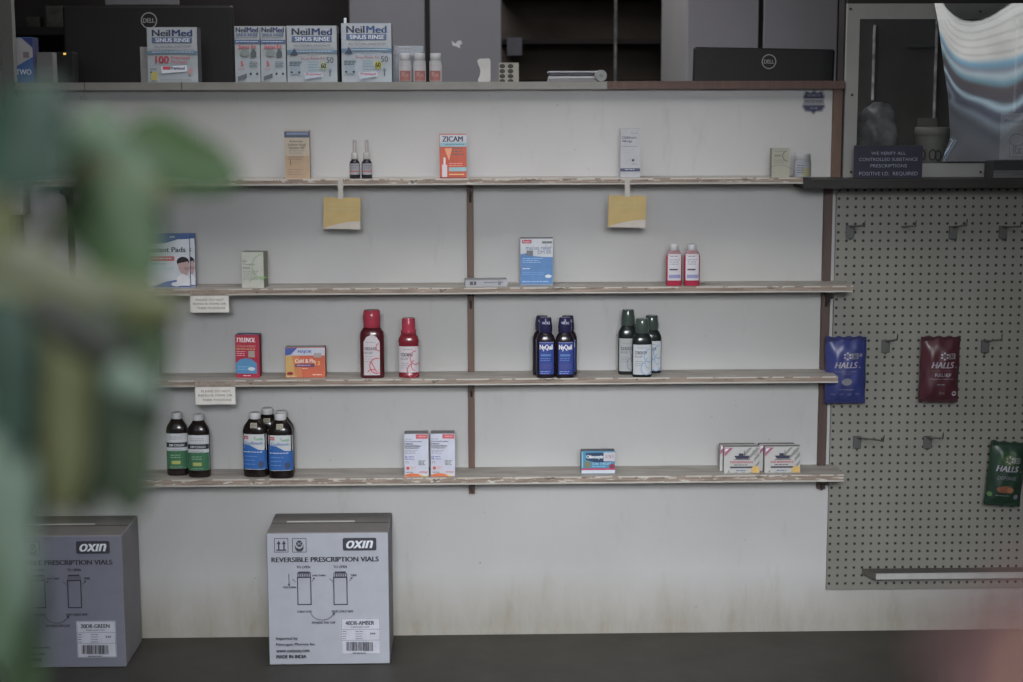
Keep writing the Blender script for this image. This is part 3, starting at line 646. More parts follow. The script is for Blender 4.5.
# small white bottles on the counter
GK = .8
WCAP = M((176, 178, 180), .45, 1, .03, 200)
def wb_art(p):
    p.rect(400, 69.5, 410.5, 78.8, M((158, 98, 92))); p.small(400.5, 62, 410, 2, 2.3, M((150, 152, 156)), .5); p.text('Rx', 402, 71, 409, 75, M((190, 150, 145)))
wb = bottle('pill_bottle', 398.8, 411.6, 53.5, 79.7, ZC, .0, [(.9, 0), (1, .03), (1, .58), (.93, .64), (.66, .69), (.64, .73)], [(.80, .715), (.86, .73), (.86, .97), (.80, 1.0)], M((168, 170, 174), .4), WCAP, 'small white pill bottle with red band on the counter, left of three', depth=.95, p=2.0, label=(60.5, 79, .94, M((180, 180, 182))), art=wb_art, group='small white pill bottles on the counter')
dup(wb, (P(419.5, 66, 0).x, 0, ZC+.0004), 'small white pill bottle with red band on the counter, middle of three', rz=.1)
dup(wb, (P(435.8, 66, 0).x, 0, ZC+.0004), 'small white pill bottle with red band on the counter, right of three', rz=-.15)
# clear tray behind them
a, b = P(390, 60, .1).x, P(423, 60, .1).x; h = P(405, 45.5, .1).z-ZC; mb = MB(); cm = clear_mat('clear plastic', (.9, .92, .94), .03, .1); t = .0025; w = b-a
mb.box(0, w, 0, t, 0, h, cm); mb.box(0, t, t, .08, 0, h, cm); mb.box(w-t, w, t, .08, 0, h, cm); mb.box(0, w, .08, .08+t, 0, h, cm); mb.box(t, w-t, t, .08, 0, t, cm)
mb.box(0, w, -.001, .0, h-.002, h+.001, M((140, 144, 150), .3, .8, 0, 30, 0, .6)); mb.box(0, w, -.001, .0, h*.72, h*.74, M((130, 134, 140), .3, .8, 0, 30, 0, .5))
tag(mb.build('clear_tray', None, (a, .1, ZC+.0004)), 'clear plastic tray standing behind the three small white bottles', 'tray')
# white curved dispenser
q0, q1 = P(477, 70, .02).x, P(490.5, 70, .02).x; h = P(484, 58.5, .02).z-ZC; w = q1-q0
mb = MB(); pts = [(.1, 0), (.95, 0), (1, .1), (1, .9), (.9, 1), (.15, .98), (.02, .9), (.1, .75), (.22, .6), (.26, .45), (.2, .25), (.08, .12)]
vs = [(u*w-w/2, 0, v*h) for u, v in pts] + [(u*w-w/2, .03, v*h) for u, v in pts]; n_ = len(pts)
mb.add(vs, [tuple(range(n_)), tuple(range(2*n_-1, n_-1, -1))] + [(i, (i+1) % n_, (i+1) % n_+n_, i+n_) for i in range(n_)][::1], M((172, 172, 168), .4))
tag(mb.build('tape_dispenser', None, ((q0+q1)/2, .02, ZC+.0004)), 'small white curved plastic dispenser on the counter next to the pill card', 'dispenser')
# blister card
def blister(p):
    for i in range(2):
        for j in range(4): p.circle(502.3+i*8.2, 66+j*4.6, 2.9, M((62, 62, 58)), 2.0, 16)
carton('blister_pack', 498.8, 518.8, 62.8, 80.3, ZC, .03, .004, (142, 140, 128), 'beige card of dark pills standing upright on the counter', blister, cat='pill card', top=(130, 128, 118))
# papers stack + roll
a = P(549, 76, .02).x; b = P(597, 76, .02).x; w = b-a
mb = MB(); mb.rbox(0, w, 0, .12, 0, .008, M((120, 120, 120), .5), .001); mb.rbox(.002, w-.004, .002, .12, .009, .016, M((168, 170, 176), .5), .001); mb.rbox(.004, w+.004, .0, .12, .017, .026, M((58, 58, 66), .4), .001); mb.rbox(.0, w+.01, -.002, .12, .0265, .031, M((152, 154, 162), .4), .001)
tag(mb.build('paper_stack', None, (a, .02, ZC+.0004)), 'low stack of folders and papers lying on the counter beside the red edge', 'papers')
q = P(600.5, 75, .0); mb = MB(); rr = .0165
for (rad, yy0, yy1, mm) in ((rr, 0, .05, M((136, 140, 138), .5)), (.006, -.001, 0, M((118, 124, 122)))):
    n_ = 28; vs = [(rad*math.cos(2*math.pi*i/n_), yy, rr+rad*math.sin(2*math.pi*i/n_)) for yy in (yy0, yy1) for i in range(n_)]
    mb.add(vs, [tuple(range(n_))[::-1], tuple(range(n_, 2*n_))] + [(i, (i+1) % n_, (i+1) % n_+n_, i+n_) for i in range(n_)], mm)
tag(mb.build('tape_roll', None, (q.x, -.03, ZC+.0006)), 'round greyish roll end on the counter at the end of the paper stack', 'roll')
# blue/white TWO box, grey box
def two(p):
    p.rect(13.5, 37.5, 33, 82, M((58, 96, 158), .5)); p.poly([(13.5, 38), (22, 38), (33, 48), (33, 57), (13.5, 68)], M((158, 158, 162), .5)); p.poly([(23, 38), (33, 38), (33, 47)], M((48, 60, 128), .5))
    p.rect(23.5, 52, 29.5, 58, M((120, 108, 112))); p.text('TWO', 15.5, 69.5, 31, 75, M((190, 200, 220)), .02)
carton('copy_box', 13.5, 33, 37.3, 83, ZC, .02, .07, (58, 96, 158), 'blue and white box reading TWO at the left end of the counter', two, side=(44, 50, 84))
carton('plain_box', 37, 53, 52.5, 83, ZC, .06, .05, (104, 105, 102), 'plain grey box on the counter beside the blue and white box')
GK = 1.0
# ------------------------------------------------------------------ shelf 1 items
Y1 = -.105
def tan_art(p):
    p.poly([(285, 177.4), (309.5, 177.4), (309.5, 155), (285, 155)], M((166, 140, 112), .6)); p.rect(285, 143, 309.5, 155, M((170, 158, 140))); 
    p.rect(284.6, 131.5, 309.6, 137.4, M((78, 84, 106), .5)); p.rect(287, 132.5, 308.5, 134.8, M((110, 124, 155))); p.text('Brimonidine', 290, 139.8, 303, 142, INK, .01); p.text('Sodium Nasal', 288, 143, 306, 145.3, INK, .01); p.text('Solution USP', 289, 146, 305, 148.4, INK, .01)
    p.small(289, 150, 305, 2, 2.2, GR, .5); p.small(288, 156, 304, 2, 2, M((110, 96, 84)), .5); p.line([(290.5, 159), (290.5, 164)], .5, INK); p.small(288, 168, 304, 3, 2.4, M((130, 108, 90)), .4)
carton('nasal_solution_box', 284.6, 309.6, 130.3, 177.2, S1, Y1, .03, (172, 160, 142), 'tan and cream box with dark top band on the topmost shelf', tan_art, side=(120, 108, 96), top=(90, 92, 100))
def dropper(x0, x1, yt, yb, lab, src=None):
    xc = (x0+x1)/2; w = P(x1, 160, Y1).x-P(x0, 160, Y1).x; h = P(xc, yt, Y1).z-S1
    r = empty('dropper_bottle', (P(xc, 160, Y1).x, Y1, S1+.0004), lab, 'bottle', 'dropper bottles on the topmost shelf'); a = w/2
    G = M((38, 34, 44), .18, .7, 0, 30, 0, 1, 'paint', .5); CP = M((160, 158, 156), .25, .95, .1, 90)
    mb = MB(); mb.lathe([(.94, 0), (1, .01*h), (1, .37*h), (.9, .43*h), (.62, .48*h), (.6, .52*h)], a, a, G); mb.build('bottle_body', r)
    mb = MB(); mb.lathe([(.66, .50*h), (.68, .51*h), (.68, .65*h), (.60, .67*h)], a, a, CP); mb.lathe([(.36, .67*h), (.34, .95*h), (.24, 1.0*h)], a, a, M((168, 160, 158), .2, .9, .1, 60, 0, .8), n=20); mb.build('dropper_cap', r)
    f = surf_fn(a+.0003, a+.0003, 2); mb = MB(); p = Paint(mb, x0, x1, yt, yb, w, h, f); p.rect(xc-4.9, 163, xc+4.9, 174, M((140, 142, 148), .5)); p.rect(xc-4.5, 170.2, xc+4.5, 171.4, M((180, 90, 90))); p.small(xc-3.5, 165, xc+4, 2, 2.2, M((90, 96, 110)), .5); mb.build('label', r); return r
d1 = dropper(349.3, 360, 140, 178, 'small dark dropper bottle with clear tip, left of the two')
dup(d1, (P(366.8, 160, Y1).x, Y1, S1+.0004), 'small dark dropper bottle with clear tip, right of the two', rz=.2)
def zic(p):
    OR = M((198, 84, 62), .5)
    p.rect(440, 135, 466.5, 143, M((180, 182, 190), .5)); p.text('ZICAM', 442.3, 136.3, 463, 141.6, M((50, 60, 90)), .03); p.rect(440, 142.5, 466.5, 146.5, M((128, 172, 186), .5)); p.small(445, 144, 465, 1, 1, M((80, 110, 130)), .6)
    p.rect(440, 146.5, 466.5, 177, OR); p.poly([(444.5, 148), (449, 160), (452, 148)], M((220, 150, 110))); p.small(452, 147.5, 464, 3, 3, M((110, 100, 96)), 1.2); p.small(449, 162.5, 464, 2, 2, M((225, 160, 140)), .6)
    p.rect(449, 166.5, 466.5, 170.5, M((130, 172, 180), .5)); p.rect(442, 164, 447, 176.5, M((196, 190, 196))); p.rect(443.5, 157, 445.5, 164, M((205, 200, 205))); p.rect(449, 173, 464, 174, M((225, 180, 120))); p.rect(440, 176, 466.5, 177.3, M((150, 60, 60)))
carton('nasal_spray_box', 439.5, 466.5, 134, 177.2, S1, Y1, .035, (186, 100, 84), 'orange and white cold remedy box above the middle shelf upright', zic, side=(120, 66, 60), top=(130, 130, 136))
def chal(p):
    p.text("Children's", 621.8, 136, 636.5, 138.8, M((70, 76, 100)), .02); p.text('Allergy', 621.8, 139.8, 632, 142.8, M((70, 76, 100)), .02); p.small(630, 133, 638.5, 1, 1, GR, .4); p.small(622, 146, 638.5, 1, 2, GR, .5); p.small(622.5, 150, 632, 2, 2.4, M((150, 152, 156)), .4)
    p.rect(620.4, 168, 640, 171.2, M((74, 80, 108))); p.small(625, 169, 635, 1, 1, WH, .5); p.circle(633, 160, 1.3, M((70, 72, 90))); p.circle(636.5, 157.5, 1.5, M((160, 165, 178))); p.small(632, 163.5, 638, 1, 1, GR, .6)
carton('allergy_medicine_box', 620.5, 640.2, 128.7, 177.2, S1, Y1, .03, (166, 168, 172), "tall narrow white children's allergy box above the right yellow tag", chal, side=(140, 141, 144), top=(100, 100, 106))
def crm(p):
    p.small(774, 151, 786, 1, 2, GR, .5); p.text('daily', 774.5, 154.5, 781, 157, INK); p.small(774, 160, 785, 2, 2.5, GR, .4); p.arc(788.5, 156, 6, 5.5, 95, 250, .5, INK); p.arc(780, 172, 12, 7, 200, 340, .4, GR)
carton('medicine_box', 771.8, 789.5, 148.5, 177, S1, Y1, .03, (150, 150, 134), 'small cream box beside the small white jar on the topmost shelf', crm, side=(110, 108, 98))
def jar_art(p): p.rect(795, 162.5, 809.5, 176.5, M((140, 144, 152))); p.rect(800, 168, 809.5, 176, M((150, 145, 112))); p.small(796, 165, 803, 4, 2.4, M((82, 92, 122)), .7)
GK = .9
bottle('vitamin_jar', 794, 811, 154, 177, S1, -.1, [(.92, 0), (1, .03), (1, .66), (.9, .73), (.86, .75)], [(.86, .71), (.9, .73), (.9, .97), (.84, 1)], M((128, 132, 138), .3), M((148, 150, 152), .4), 'small round white jar at the right end of the topmost shelf', depth=1, p=2, label=(162, 176.6, .95, M((140, 144, 152))), art=jar_art, cat='jar')
GK = 1.0
# half-hidden boxes behind the plant
carton('medicine_box', 40, 58, 140.5, 177.5, S1, Y1, .04, (150, 150, 148), 'white box with dark outline on the topmost shelf, half behind the plant at far left', lambda p: p.frame(40.5, 141, 57.5, 177, .7, M((92, 94, 92))), side=(120, 120, 118))
carton('medicine_box', 78, 97, 134.5, 177.5, S1, Y1, .04, (140, 140, 138), 'pale box with thin grey stripes on the topmost shelf, behind the plant', lambda p: (p.rect(78, 136, 97, 137.2, M((95, 95, 92))), p.rect(78, 140, 97, 141, M((95, 95, 92)))))
carton('medicine_box', 136, 155, 134.5, 177.5, S1, Y1, .04, (142, 144, 140), 'box with yellow green top band on the topmost shelf, behind the plant', lambda p: p.rect(136, 135, 155, 138.5, M((150, 155, 80))))
q = P(197, 150, Y1); mb = MB(); mb.lathe([(1, 0), (1, .06), (.5, .085), (.4, .11), (.1, .125)], .009, .009, M((165, 165, 165), .3), n=20); tag(mb.build('nozzle_bottle', None, (q.x, Y1, S1+.0004)), 'tiny white nozzle bottle peeking over the big green leaf on the topmost shelf', 'bottle')
# yellow hanging tags
YEL = M((172, 148, 92), .7); 
for xc, x0, x1, yt, yb, lab in ((340.5, 323, 360, 197.5, 229, 'yellow and white paper tag hanging under the topmost shelf, near the dropper bottles'), (627.3, 608, 645.5, 195.5, 227.5, "yellow and white paper tag hanging under the topmost shelf, below the children's allergy box")):
    Y = -.1425; w = P(x1, 210, Y).x-P(x0, 210, Y).x; h = P(xc, yt, Y).z-P(xc, yb, Y).z; zz = P(xc, yb, Y).z
    r = empty('shelf_tag', (P((x0+x1)/2, 210, Y).x, Y, zz), lab, 'tag', 'yellow paper tags under the topmost shelf')
    mb = MB(); mb.box(-w/2, w/2, 0, .0006, 0, h, YEL); p = Paint(mb, 0, 37, 0, 31, w, h)
    p.poly([(0, 31)] + [(37*t, 31-8*math.sin(t*1.45)**.8) for t in [i/12 for i in range(1, 13)]] + [(37, 31)], M((172, 164, 154), .7))
    k = p.k; p.text('SAVE NOW', 5, 6, 32, 8.2, M((165, 160, 110)), .0); p.text('ON RELIEF', 5, 10.5, 32, 12.6, M((165, 160, 110)), .0)
    tp = mb.build('card', r); tp.rotation_euler[1] = R(1.5)
    mb = MB(); dx = P(xc, 190, Y).x - r.location.x; mb.box(dx-.0075, dx+.0075, -.0004, .0002, h-.004, h+(P(xc, 179.5, Y).z-P(xc, yt, Y).z), M((168, 164, 156), .6, .95)); mb.build('hanging_strip', r)
# ------------------------------------------------------------------ shelf 2 items
def pads(p):
    BLU = M((48, 76, 132), .5)
    p.rect(146, 234, 189.7, 286.5, M((178, 184, 192), .4)); p.poly([(146, 234), (189.7, 234), (189.7, 239), (178, 239.5), (166, 243), (155, 243.5), (146, 242.5)], BLU); p.rect(170.5, 236.3, 175.5, 237.6, M((160, 165, 170)))
    p.text('Instant Pads', 148, 247, 186, 252, M((50, 60, 84)), .03); p.rect(150, 256, 174.5, 260.5, M((184, 80, 88))); p.small(152, 257.6, 172, 1, 1, WH, .8); p.small(150, 263, 168, 1, 2, M((90, 150, 150)), .7); p.small(150, 267.5, 175, 1, 2, M((120, 180, 180)), .7)
    p.poly([(150, 286.5), (165, 281), (178, 279), (189.6, 281), (189.6, 286.5)], M((70, 92, 150)))
    p.circle(183, 261.5, 6.2, M((38, 34, 40)), 5); p.poly([(178, 263), (188, 261), (190, 268), (187, 275), (182, 274), (178.5, 268)], M((170, 140, 138))); p.circle(186.5, 268, 2.4, M((150, 120, 122)), 1.4); p.poly([(176.5, 277), (182, 273), (187, 275), (189.5, 279), (189.5, 285), (176, 285)], M((196, 196, 202))); p.circle(176, 283.5, 5.2, M((190, 196, 206)), 2.2)
pd = carton('pads_pouch', 146, 189.7, 234, 287.3, S2, -.11, .012, (172, 178, 186), 'blue and white pads pack with a face in profile, front one of the pair', pads, cat='package', side=(52, 74, 128), top=(46, 70, 124), group='blue and white pads packs')
dup(pd, (pd.location.x+.0125, -.09, S2+.0004), 'blue and white pads pack standing directly behind its twin by the plant')
def cgr(p):
    p.rect(241.5, 253, 263.8, 286.8, M((176, 178, 168), .5)); p.text('Ear', 242.8, 260, 247, 262, INK); p.text('Complex', 242.8, 263.2, 255, 265.4, INK, .01); p.text('Relief', 242.8, 266.4, 250, 268.6, INK); p.small(242.5, 270.5, 260, 5, 1.9, GR, .4)
    G_ = M((130, 170, 110)); p.arc(262.5, 266, 10, 11.5, 75, 270, .8, G_); p.arc(262, 284, 14, 8, 200, 300, .7, G_); p.line([(259.5, 277), (263.5, 279)], .7, G_)
carton('medicine_box', 241.2, 264, 252, 287, S2, -.12, .045, (168, 170, 158), 'small cream box with green curved line on the second shelf', cgr, side=(110, 112, 96), top=(98, 100, 88), rz=-.16)
def flat(p): p.rect(465.5, 281, 508, 285.5, M((150, 152, 158))); p.text('IIII III', 470, 281.5, 476, 285, INK, .03); p.small(484, 282.2, 504, 1, 2, M((96, 98, 112)), .8); p.rect(498, 281.5, 501, 285.2, M((110, 112, 122)))
carton('thin_box', 465.5, 507.5, 280, 286.8, S2, -.12, .06, (146, 148, 152), 'thin grey white box lying flat on the second shelf in front of the middle upright', flat, top=(128, 130, 134), rz=.06)
def muc(p):
    B_ = M((76, 122, 178), .5)
    p.rect(520.5, 239, 552.8, 286.5, M((178, 182, 188), .5)); p.poly([(520.5, 255), (526, 254), (534, 257), (542, 257.8), (552.8, 258), (552.8, 286.5), (520.5, 286.5)], B_)
    p.rect(522, 240, 531.5, 243.6, M((178, 70, 82))); p.text('Rugby', 523, 240.8, 530.5, 243.2, WH); p.rect(542, 241.5, 552, 243.8, M((110, 116, 110)))
    p.text('mucus relief', 526, 246, 551.5, 250.2, M((96, 110, 140)), .01); p.text('DM ER', 537.8, 251, 551.5, 254.6, M((96, 110, 140)), .01); p.rect(526.5, 251, 533, 256.5, M((108, 112, 120)))
    p.small(522.5, 259, 544, 3, 2, M((140, 175, 210)), .7); p.small(522.5, 269.5, 530, 1, 2, WH, .9); p.small(522.5, 274, 545, 2, 1.8, M((120, 160, 200)), .4); p.circle(548.3, 278, 3.3, M((190, 200, 205)), 1.8); p.small(522.5, 283, 550, 1, 2, M((150, 185, 215)), .8)
carton('cold_medicine_box', 520.3, 553, 238.6, 287, S2, -.075, .04, (150, 156, 166), 'blue and white mucus relief box standing on the second shelf', muc, side=(84, 112, 150), top=(90, 92, 96))
# notes taped on shelf edges
for x0, x1, yt, yb, Y, lab in ((189.8, 228.5, 289.5, 312.5, -.1428, 'white handwritten paper note taped to the second shelf edge near the plant'), (195, 235, 380.5, 404.5, -.1428, 'white handwritten paper note taped to the third shelf edge, above the green-label bottles')):
    w = P(x1, yt, Y).x-P(x0, yt, Y).x; h = P(x0, yt, Y).z-P(x0, yb, Y).z
    mb = MB(); mb.box(-w/2, w/2, 0, .0005, 0, h, M((196, 193, 186), .8, 1.1)); p = Paint(mb, 0, 40, 0, 24, w, h); k_ = M((112, 86, 86))
    p.rect(0, 0, 40, 6.5, M((146, 134, 120))); p.text('IF YOU NEED', 3, 1, 30, 3, k_); p.text('ANY MEDICINE', 2, 4, 36, 6, k_); p.text('PLEASE DO NOT', 6, 9.5, 35, 11.8, k_, .01); p.text('REMOVE ITEMS OR', 3, 13.8, 37, 16, k_, .01); p.text('THEIR POSITIONS', 7, 18.2, 36, 20.5, k_, .01)
    o = mb.build('paper_note', None, (P((x0+x1)/2, yt, Y).x, Y, P((x0+x1)/2, yb, Y).z)); tag(o, lab, 'note', 'handwritten notes on the shelf edges')
# ------------------------------------------------------------------ shelf 3 items
def tyl(p):
    RD = M((176, 38, 62), .5)
    p.rect(235.5, 335.5, 259.5, 377, RD); p.text('TYLENOL', 236.5, 337.8, 256, 342.2, M((210, 205, 210)), .03, .2); p.text('COLD+HEAD', 236.5, 345, 256, 347.3, M((205, 150, 130)), .01); p.small(236.5, 348.6, 256, 1, 2, M((190, 190, 130)), .6); p.small(236.5, 351, 246, 3, 1.9, M((215, 160, 170)), .6)
    p.rect(248.5, 350.5, 255, 357, M((150, 140, 130))); p.poly([(235.5, 363), (240, 359), (246, 357.8), (252, 358.8), (257, 363), (257, 373), (235.5, 373)], M((72, 130, 178), .5)); p.small(237.5, 366, 250, 2, 2.4, M((120, 170, 205)), .6); p.circle(251.5, 368.3, 3.6, M((185, 195, 205)), 1.8); p.small(243, 374.5, 251, 1, 2, M((215, 170, 180)), .8)
carton('cold_tablets_box', 235.5, 258.5, 335, 377.2, S3, -.098, .045, (176, 38, 62), 'red tablets box with blue arch standing on the third shelf', tyl, side=(112, 28, 42), top=(76, 96, 128), rz=-.09)
def cf(p):
    O1, O2, O3 = M((196, 116, 68), .5), M((196, 88, 60), .5), M((192, 152, 82), .5)
    p.rect(285.5, 349, 325, 376.7, O2); p.poly([(285.5, 355), (293, 355), (296, 376.7), (285.5, 376.7)], O3); p.poly([(292, 355), (300, 357), (302, 376.7), (295, 376.7)], O1)
    p.rect(285.5, 348, 325, 355.5, M((172, 176, 190), .5)); p.poly([(285.5, 348), (297.5, 348), (291, 354.5), (285.5, 355.5)], M((62, 84, 160))); p.text('MAJOR', 298, 350.2, 312, 353.8, M((76, 100, 165)), .03); p.rect(314, 353, 321.5, 357.5, M((150, 140, 140)))
    p.text('Cold & Flu', 295, 358.7, 315, 362.6, M((226, 190, 180)), .03); p.rect(295, 363.8, 314.5, 366.5, M((96, 62, 108))); p.small(297, 364.7, 312, 1, 1, M((190, 160, 190)), .7); p.text('12', 315, 361, 320.5, 364.8, M((215, 170, 90)), .02)
    p.circle(290, 373, 3.3, M((140, 40, 50)), 1.6); p.small(302, 367.8, 308, 1, 1, M((240, 190, 170)), .6); p.small(312.5, 373.8, 322, 1, 1, M((240, 190, 170)), .9); p.small(286.5, 375.6, 298, 1, 1, M((235, 190, 160)), .5)
carton('cold_medicine_box', 285.3, 325.2, 347.5, 377.2, S3, -.1, .04, (196, 92, 62), 'wide orange and white cold and flu box on the third shelf', cf, side=(130, 70, 55), top=(130, 128, 132))
carton('medicine_box', 140, 158.5, 345, 376.5, S3, -.1, .04, (142, 144, 142), 'pale box with dark edge marks on the third shelf, peeking out from the plant', lambda p: (p.rect(155, 346, 156.2, 376, GR), p.small(145, 350, 154, 7, 3.4, GR, .8)))
# ------------------------------------------------------------------ shelf 4 items
def amox(p):
    p.rect(404.5, 434.5, 428.5, 476.5, M((178, 182, 198), .5)); p.rect(416, 434.5, 428, 439, M((196, 90, 98))); p.small(419, 436.4, 426, 1, 1, M((225, 160, 165)), .6); p.small(404.8, 439, 412, 1, 1, GR, .5)
    for i, (s_, e) in enumerate((('Dextromethorphan', 422), ('Polistirex', 413), ('Extended-Release', 421), ('Oral Suspension', 419))): p.text(s_, 404.9, 440.8+i*2.15, e, 442.5+i*2.15, M((52, 52, 64)), .02)
    p.small(405, 450.5, 418, 3, 1.3, GR, .4); p.text('12', 405.2, 456, 407.5, 458.2, M((60, 70, 140)), .03); p.small(408.5, 456.5, 414, 1, 1, M((90, 100, 160)), .8); p.small(405, 458.8, 414.5, 1, 1, M((90, 100, 160)), .7); p.small(405.2, 461.5, 410, 2, 1.3, GR, .4)
    p.small(418.5, 460.5, 425.5, 4, 1.3, M((120, 126, 120)), .8); p.circle(407.8, 468.2, 1.7, M((190, 80, 76))); p.small(410.5, 466.5, 416, 3, 1.2, M((200, 150, 110)), .5); p.small(405.5, 472, 414, 1, 1, GR, .6); p.text('orange', 419, 471.4, 427.5, 473.6, M((196, 110, 100)), .02)
    p.poly([(404.5, 476.6), (404.5, 474.8), (411, 473.3), (418, 473.9), (424.5, 476.6)], M((206, 104, 58))); p.poly([(418, 474.4), (424, 475.4), (428, 476.6), (423, 476.6)], M((205, 180, 90)))
ax = carton('cough_liquid_box', 404.3, 427.8, 434, 476.9, S4, -.12, .05, (176, 180, 196), 'white and orange liquid medicine box, left of the pair by the middle upright', amox, side=(120, 120, 130), top=(112, 110, 112), group='white and orange liquid medicine boxes')
dup(ax, (P(442.5, 455, -.12).x, -.12, S4+.0004), 'white and orange liquid medicine box, right of the pair by the middle upright')
def chl(p):
    p.rect(581.5, 451.5, 615, 473.6, M((62, 128, 164), .5)); p.poly([(586, 453), (603, 453), (612, 462), (596, 463), (586, 460)], M((40, 62, 96))); p.text('Chloraseptic', 586.3, 455, 603.5, 459.6, M((196, 205, 220)), .03); p.rect(603.5, 452.5, 615, 461.5, M((172, 172, 180))); p.text('2/$5', 605, 455, 613.5, 458.5, M((150, 110, 120)))
    p.circle(587.5, 464.5, 3.5, M((110, 120, 92))); p.text('SORE THROAT', 592, 462.6, 611, 465, M((150, 190, 210)), .01); p.rect(581.5, 468.4, 615, 470.2, M((176, 60, 92))); p.rect(581.5, 470.2, 615, 473.6, M((176, 186, 198))); p.small(592, 466.2, 606, 1, 1, M((120, 170, 200)), .7); p.circle(612, 466.5, 3, M((130, 50, 70)), 2.6); p.rect(581.5, 451.5, 583, 468, M((110, 170, 200)))
carton('lozenge_box', 581.3, 614.8, 451.2, 474, S4, -.105, .035, (62, 128, 164), 'small teal blue lozenge box with white price sticker on the lowest shelf', chl, side=(70, 80, 100), top=(86, 88, 100))
def fish(p):
    W_ = M((168, 168, 166), .5); G_ = M((128, 128, 124), .5)
    p.rect(724, 447.5, 759.5, 473.8, W_)
    for i in range(5): x = 727+i*7.4; p.poly([(x, 473.6), (x+3.2, 473.6), (min(x+3.2+22, 759.3), 447.8+max(0, x+25.2-759.3)*1.1), (min(x+22, 759.3), 447.8+max(0, x+22-759.3)*1.1)], G_)
    p.rect(729.5, 459.5, 754, 473, W_); p.poly([(724.3, 447.8), (733, 447.8), (724.3, 457)], M((160, 84, 110))); p.poly([(725, 448.5), (729, 448.5), (725, 452.5)], WH)
    p.poly([(734, 456), (749.5, 456), (748, 459.3), (736, 459.3)], M((56, 56, 78))); p.rect(738.5, 453.6, 743, 456, M((56, 56, 78))); p.line([(744, 456), (744, 450.5)], .6, INK); p.line([(734, 460), (750, 460)], .6, INK)
    p.text("FISHERMAN'S", 730, 461.4, 753, 463.8, M((166, 56, 84)), .03); p.small(734, 465, 748, 1, 1, INK, .8); p.rect(730, 467, 752.5, 468.8, M((70, 70, 82))); p.small(736, 470.8, 746, 1, 1, M((90, 110, 140)), 1)
    p.poly([(752, 468), (756, 466), (759.5, 469), (759, 473.6), (752, 473.6), (751, 471)], M((196, 158, 84))); p.small(752, 450.5, 758, 3, 1.8, M((120, 130, 124)), .8)
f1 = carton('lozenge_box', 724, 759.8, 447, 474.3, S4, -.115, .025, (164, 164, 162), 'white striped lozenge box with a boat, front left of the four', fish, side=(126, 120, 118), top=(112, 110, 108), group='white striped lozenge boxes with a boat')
xr = P(782.5, 460, -.115).x
dup(f1, (xr, -.115, S4+.0004), 'white striped lozenge box with a boat, front right of the four')
dup(f1, (f1.location.x-.0075, -.082, S4+.0004), 'white striped lozenge box with a boat, back left of the four')
dup(f1, (xr-.011, -.082, S4+.0004), 'white striped lozenge box with a boat, back right of the four')
# ------------------------------------------------------------------ candy bags
GK = .62
def bag(x0, x1, yt, yb, Y, colr, dark, lab, art, rz=0, g=1.0):
    xc = (x0+x1)/2; w = P(x1, (yt+yb)/2, Y).x-P(x0, (yt+yb)/2, Y).x; h = P(xc, yt, Y).z-P(xc, yb, Y).z
    r = empty('candy_bag', (P(xc, (yt+yb)/2, Y).x, Y, P(xc, yb, Y).z), lab, 'candy bag', 'bags of cough drops on the perforated board')
    th = .022; ph = x0*.7
    def f(u, v):
        a = min(1, abs(2*u/w)); b = min(1, abs(2*v/h-1)); 
        return -th*(1-a**3)*(1-b**4) - .0022*math.sin(u*150+ph)*math.sin(v*60+ph)*(1-a**6) - .0012*math.sin(u*420)*b**6
    mb = MB(); nx, nz = 20, 28; vs = []; fs = []; m = M(colr, .35, g, .12, 25, 0, 1, 'foil', .5)
    for j in range(nz+1):
        for i in range(nx+1):
            u = (i/nx-.5)*w; v = j/nz*h; vx = u*(1-.015*math.sin(v*70+ph)) ; vv = v + (.0025*math.sin(u*200+ph) if j in (0, nz) else 0)
            vs.append((vx, f(u, v), vv))
    n1_ = len(vs)
    for j in range(nz+1):
        for i in range(nx+1): x_, y_, z_ = vs[j*(nx+1)+i]; vs.append((x_, -y_*.35+.001, z_))
    for j in range(nz):
        for i in range(nx):
            a = j*(nx+1)+i; fs.append((a, a+1, a+nx+2, a+nx+1)); fs.append((a+n1_, a+nx+1+n1_, a+nx+2+n1_, a+1+n1_))
    edge = [i for i in range(nx+1)] + [j*(nx+1)+nx for j in range(1, nz+1)] + [nz*(nx+1)+i for i in range(nx-1, -1, -1)] + [j*(nx+1) for j in range(nz-1, 0, -1)]
    for i in range(len(edge)): a, b = edge[i], edge[(i+1) % len(edge)]; fs.append((a, a+n1_, b+n1_, b))
    mb.add(vs, fs, m, True); p = Paint(mb, x0, x1, yt, yb, w, h, f); p.k = 3; art(p); mb.build('pouch', r)
    md = M(dark, .4, g, .2, 60)
    for zz0, zz1 in ((h-.014, h-.001), (.001, .012)):
        mb = MB()
        mb.box(-w*.49, w*.49, -.0062, -.005, zz0, zz1, md)
        for i in range(3): mb.box(-w*.49, w*.49, -.0072, -.006, zz0+(zz1-zz0)*(i+.3)/3, zz0+(zz1-zz0)*(i+.6)/3, md)
        mb.build('crimped_seal', r)
    r.rotation_euler[1] = rz; return r
def halls(dx, dy, s, extra, L_, col2):
    def art(p):
        X = lambda a: dx+a*s; Y_ = lambda a: dy+a*s; m = M((178, 172, 186), .5, L_); m2 = M((140, 138, 150), .5, L_)
        p.text('HALLS', X(0), Y_(7), X(23), Y_(13), m, .035, .25); p.circle(X(25), Y_(12.6), .6*s, m)
        for ang in range(0, 360, 60): p.circle(X(12.5+3.0*math.cos(R(ang+30))), Y_(1.2+3.0*math.sin(R(ang+30))), 1.1*s, m, 1.0*s, 10)
        p.rect(X(16.5), Y_(-1.5), X(23.5), Y_(4), M((150, 150, 150), .5, L_)); p.text('30', X(17.5), Y_(-.8), X(22.5), Y_(3.3), M(col2, .5, L_), .03)
        extra(p, X, Y_, m, m2)
    return art
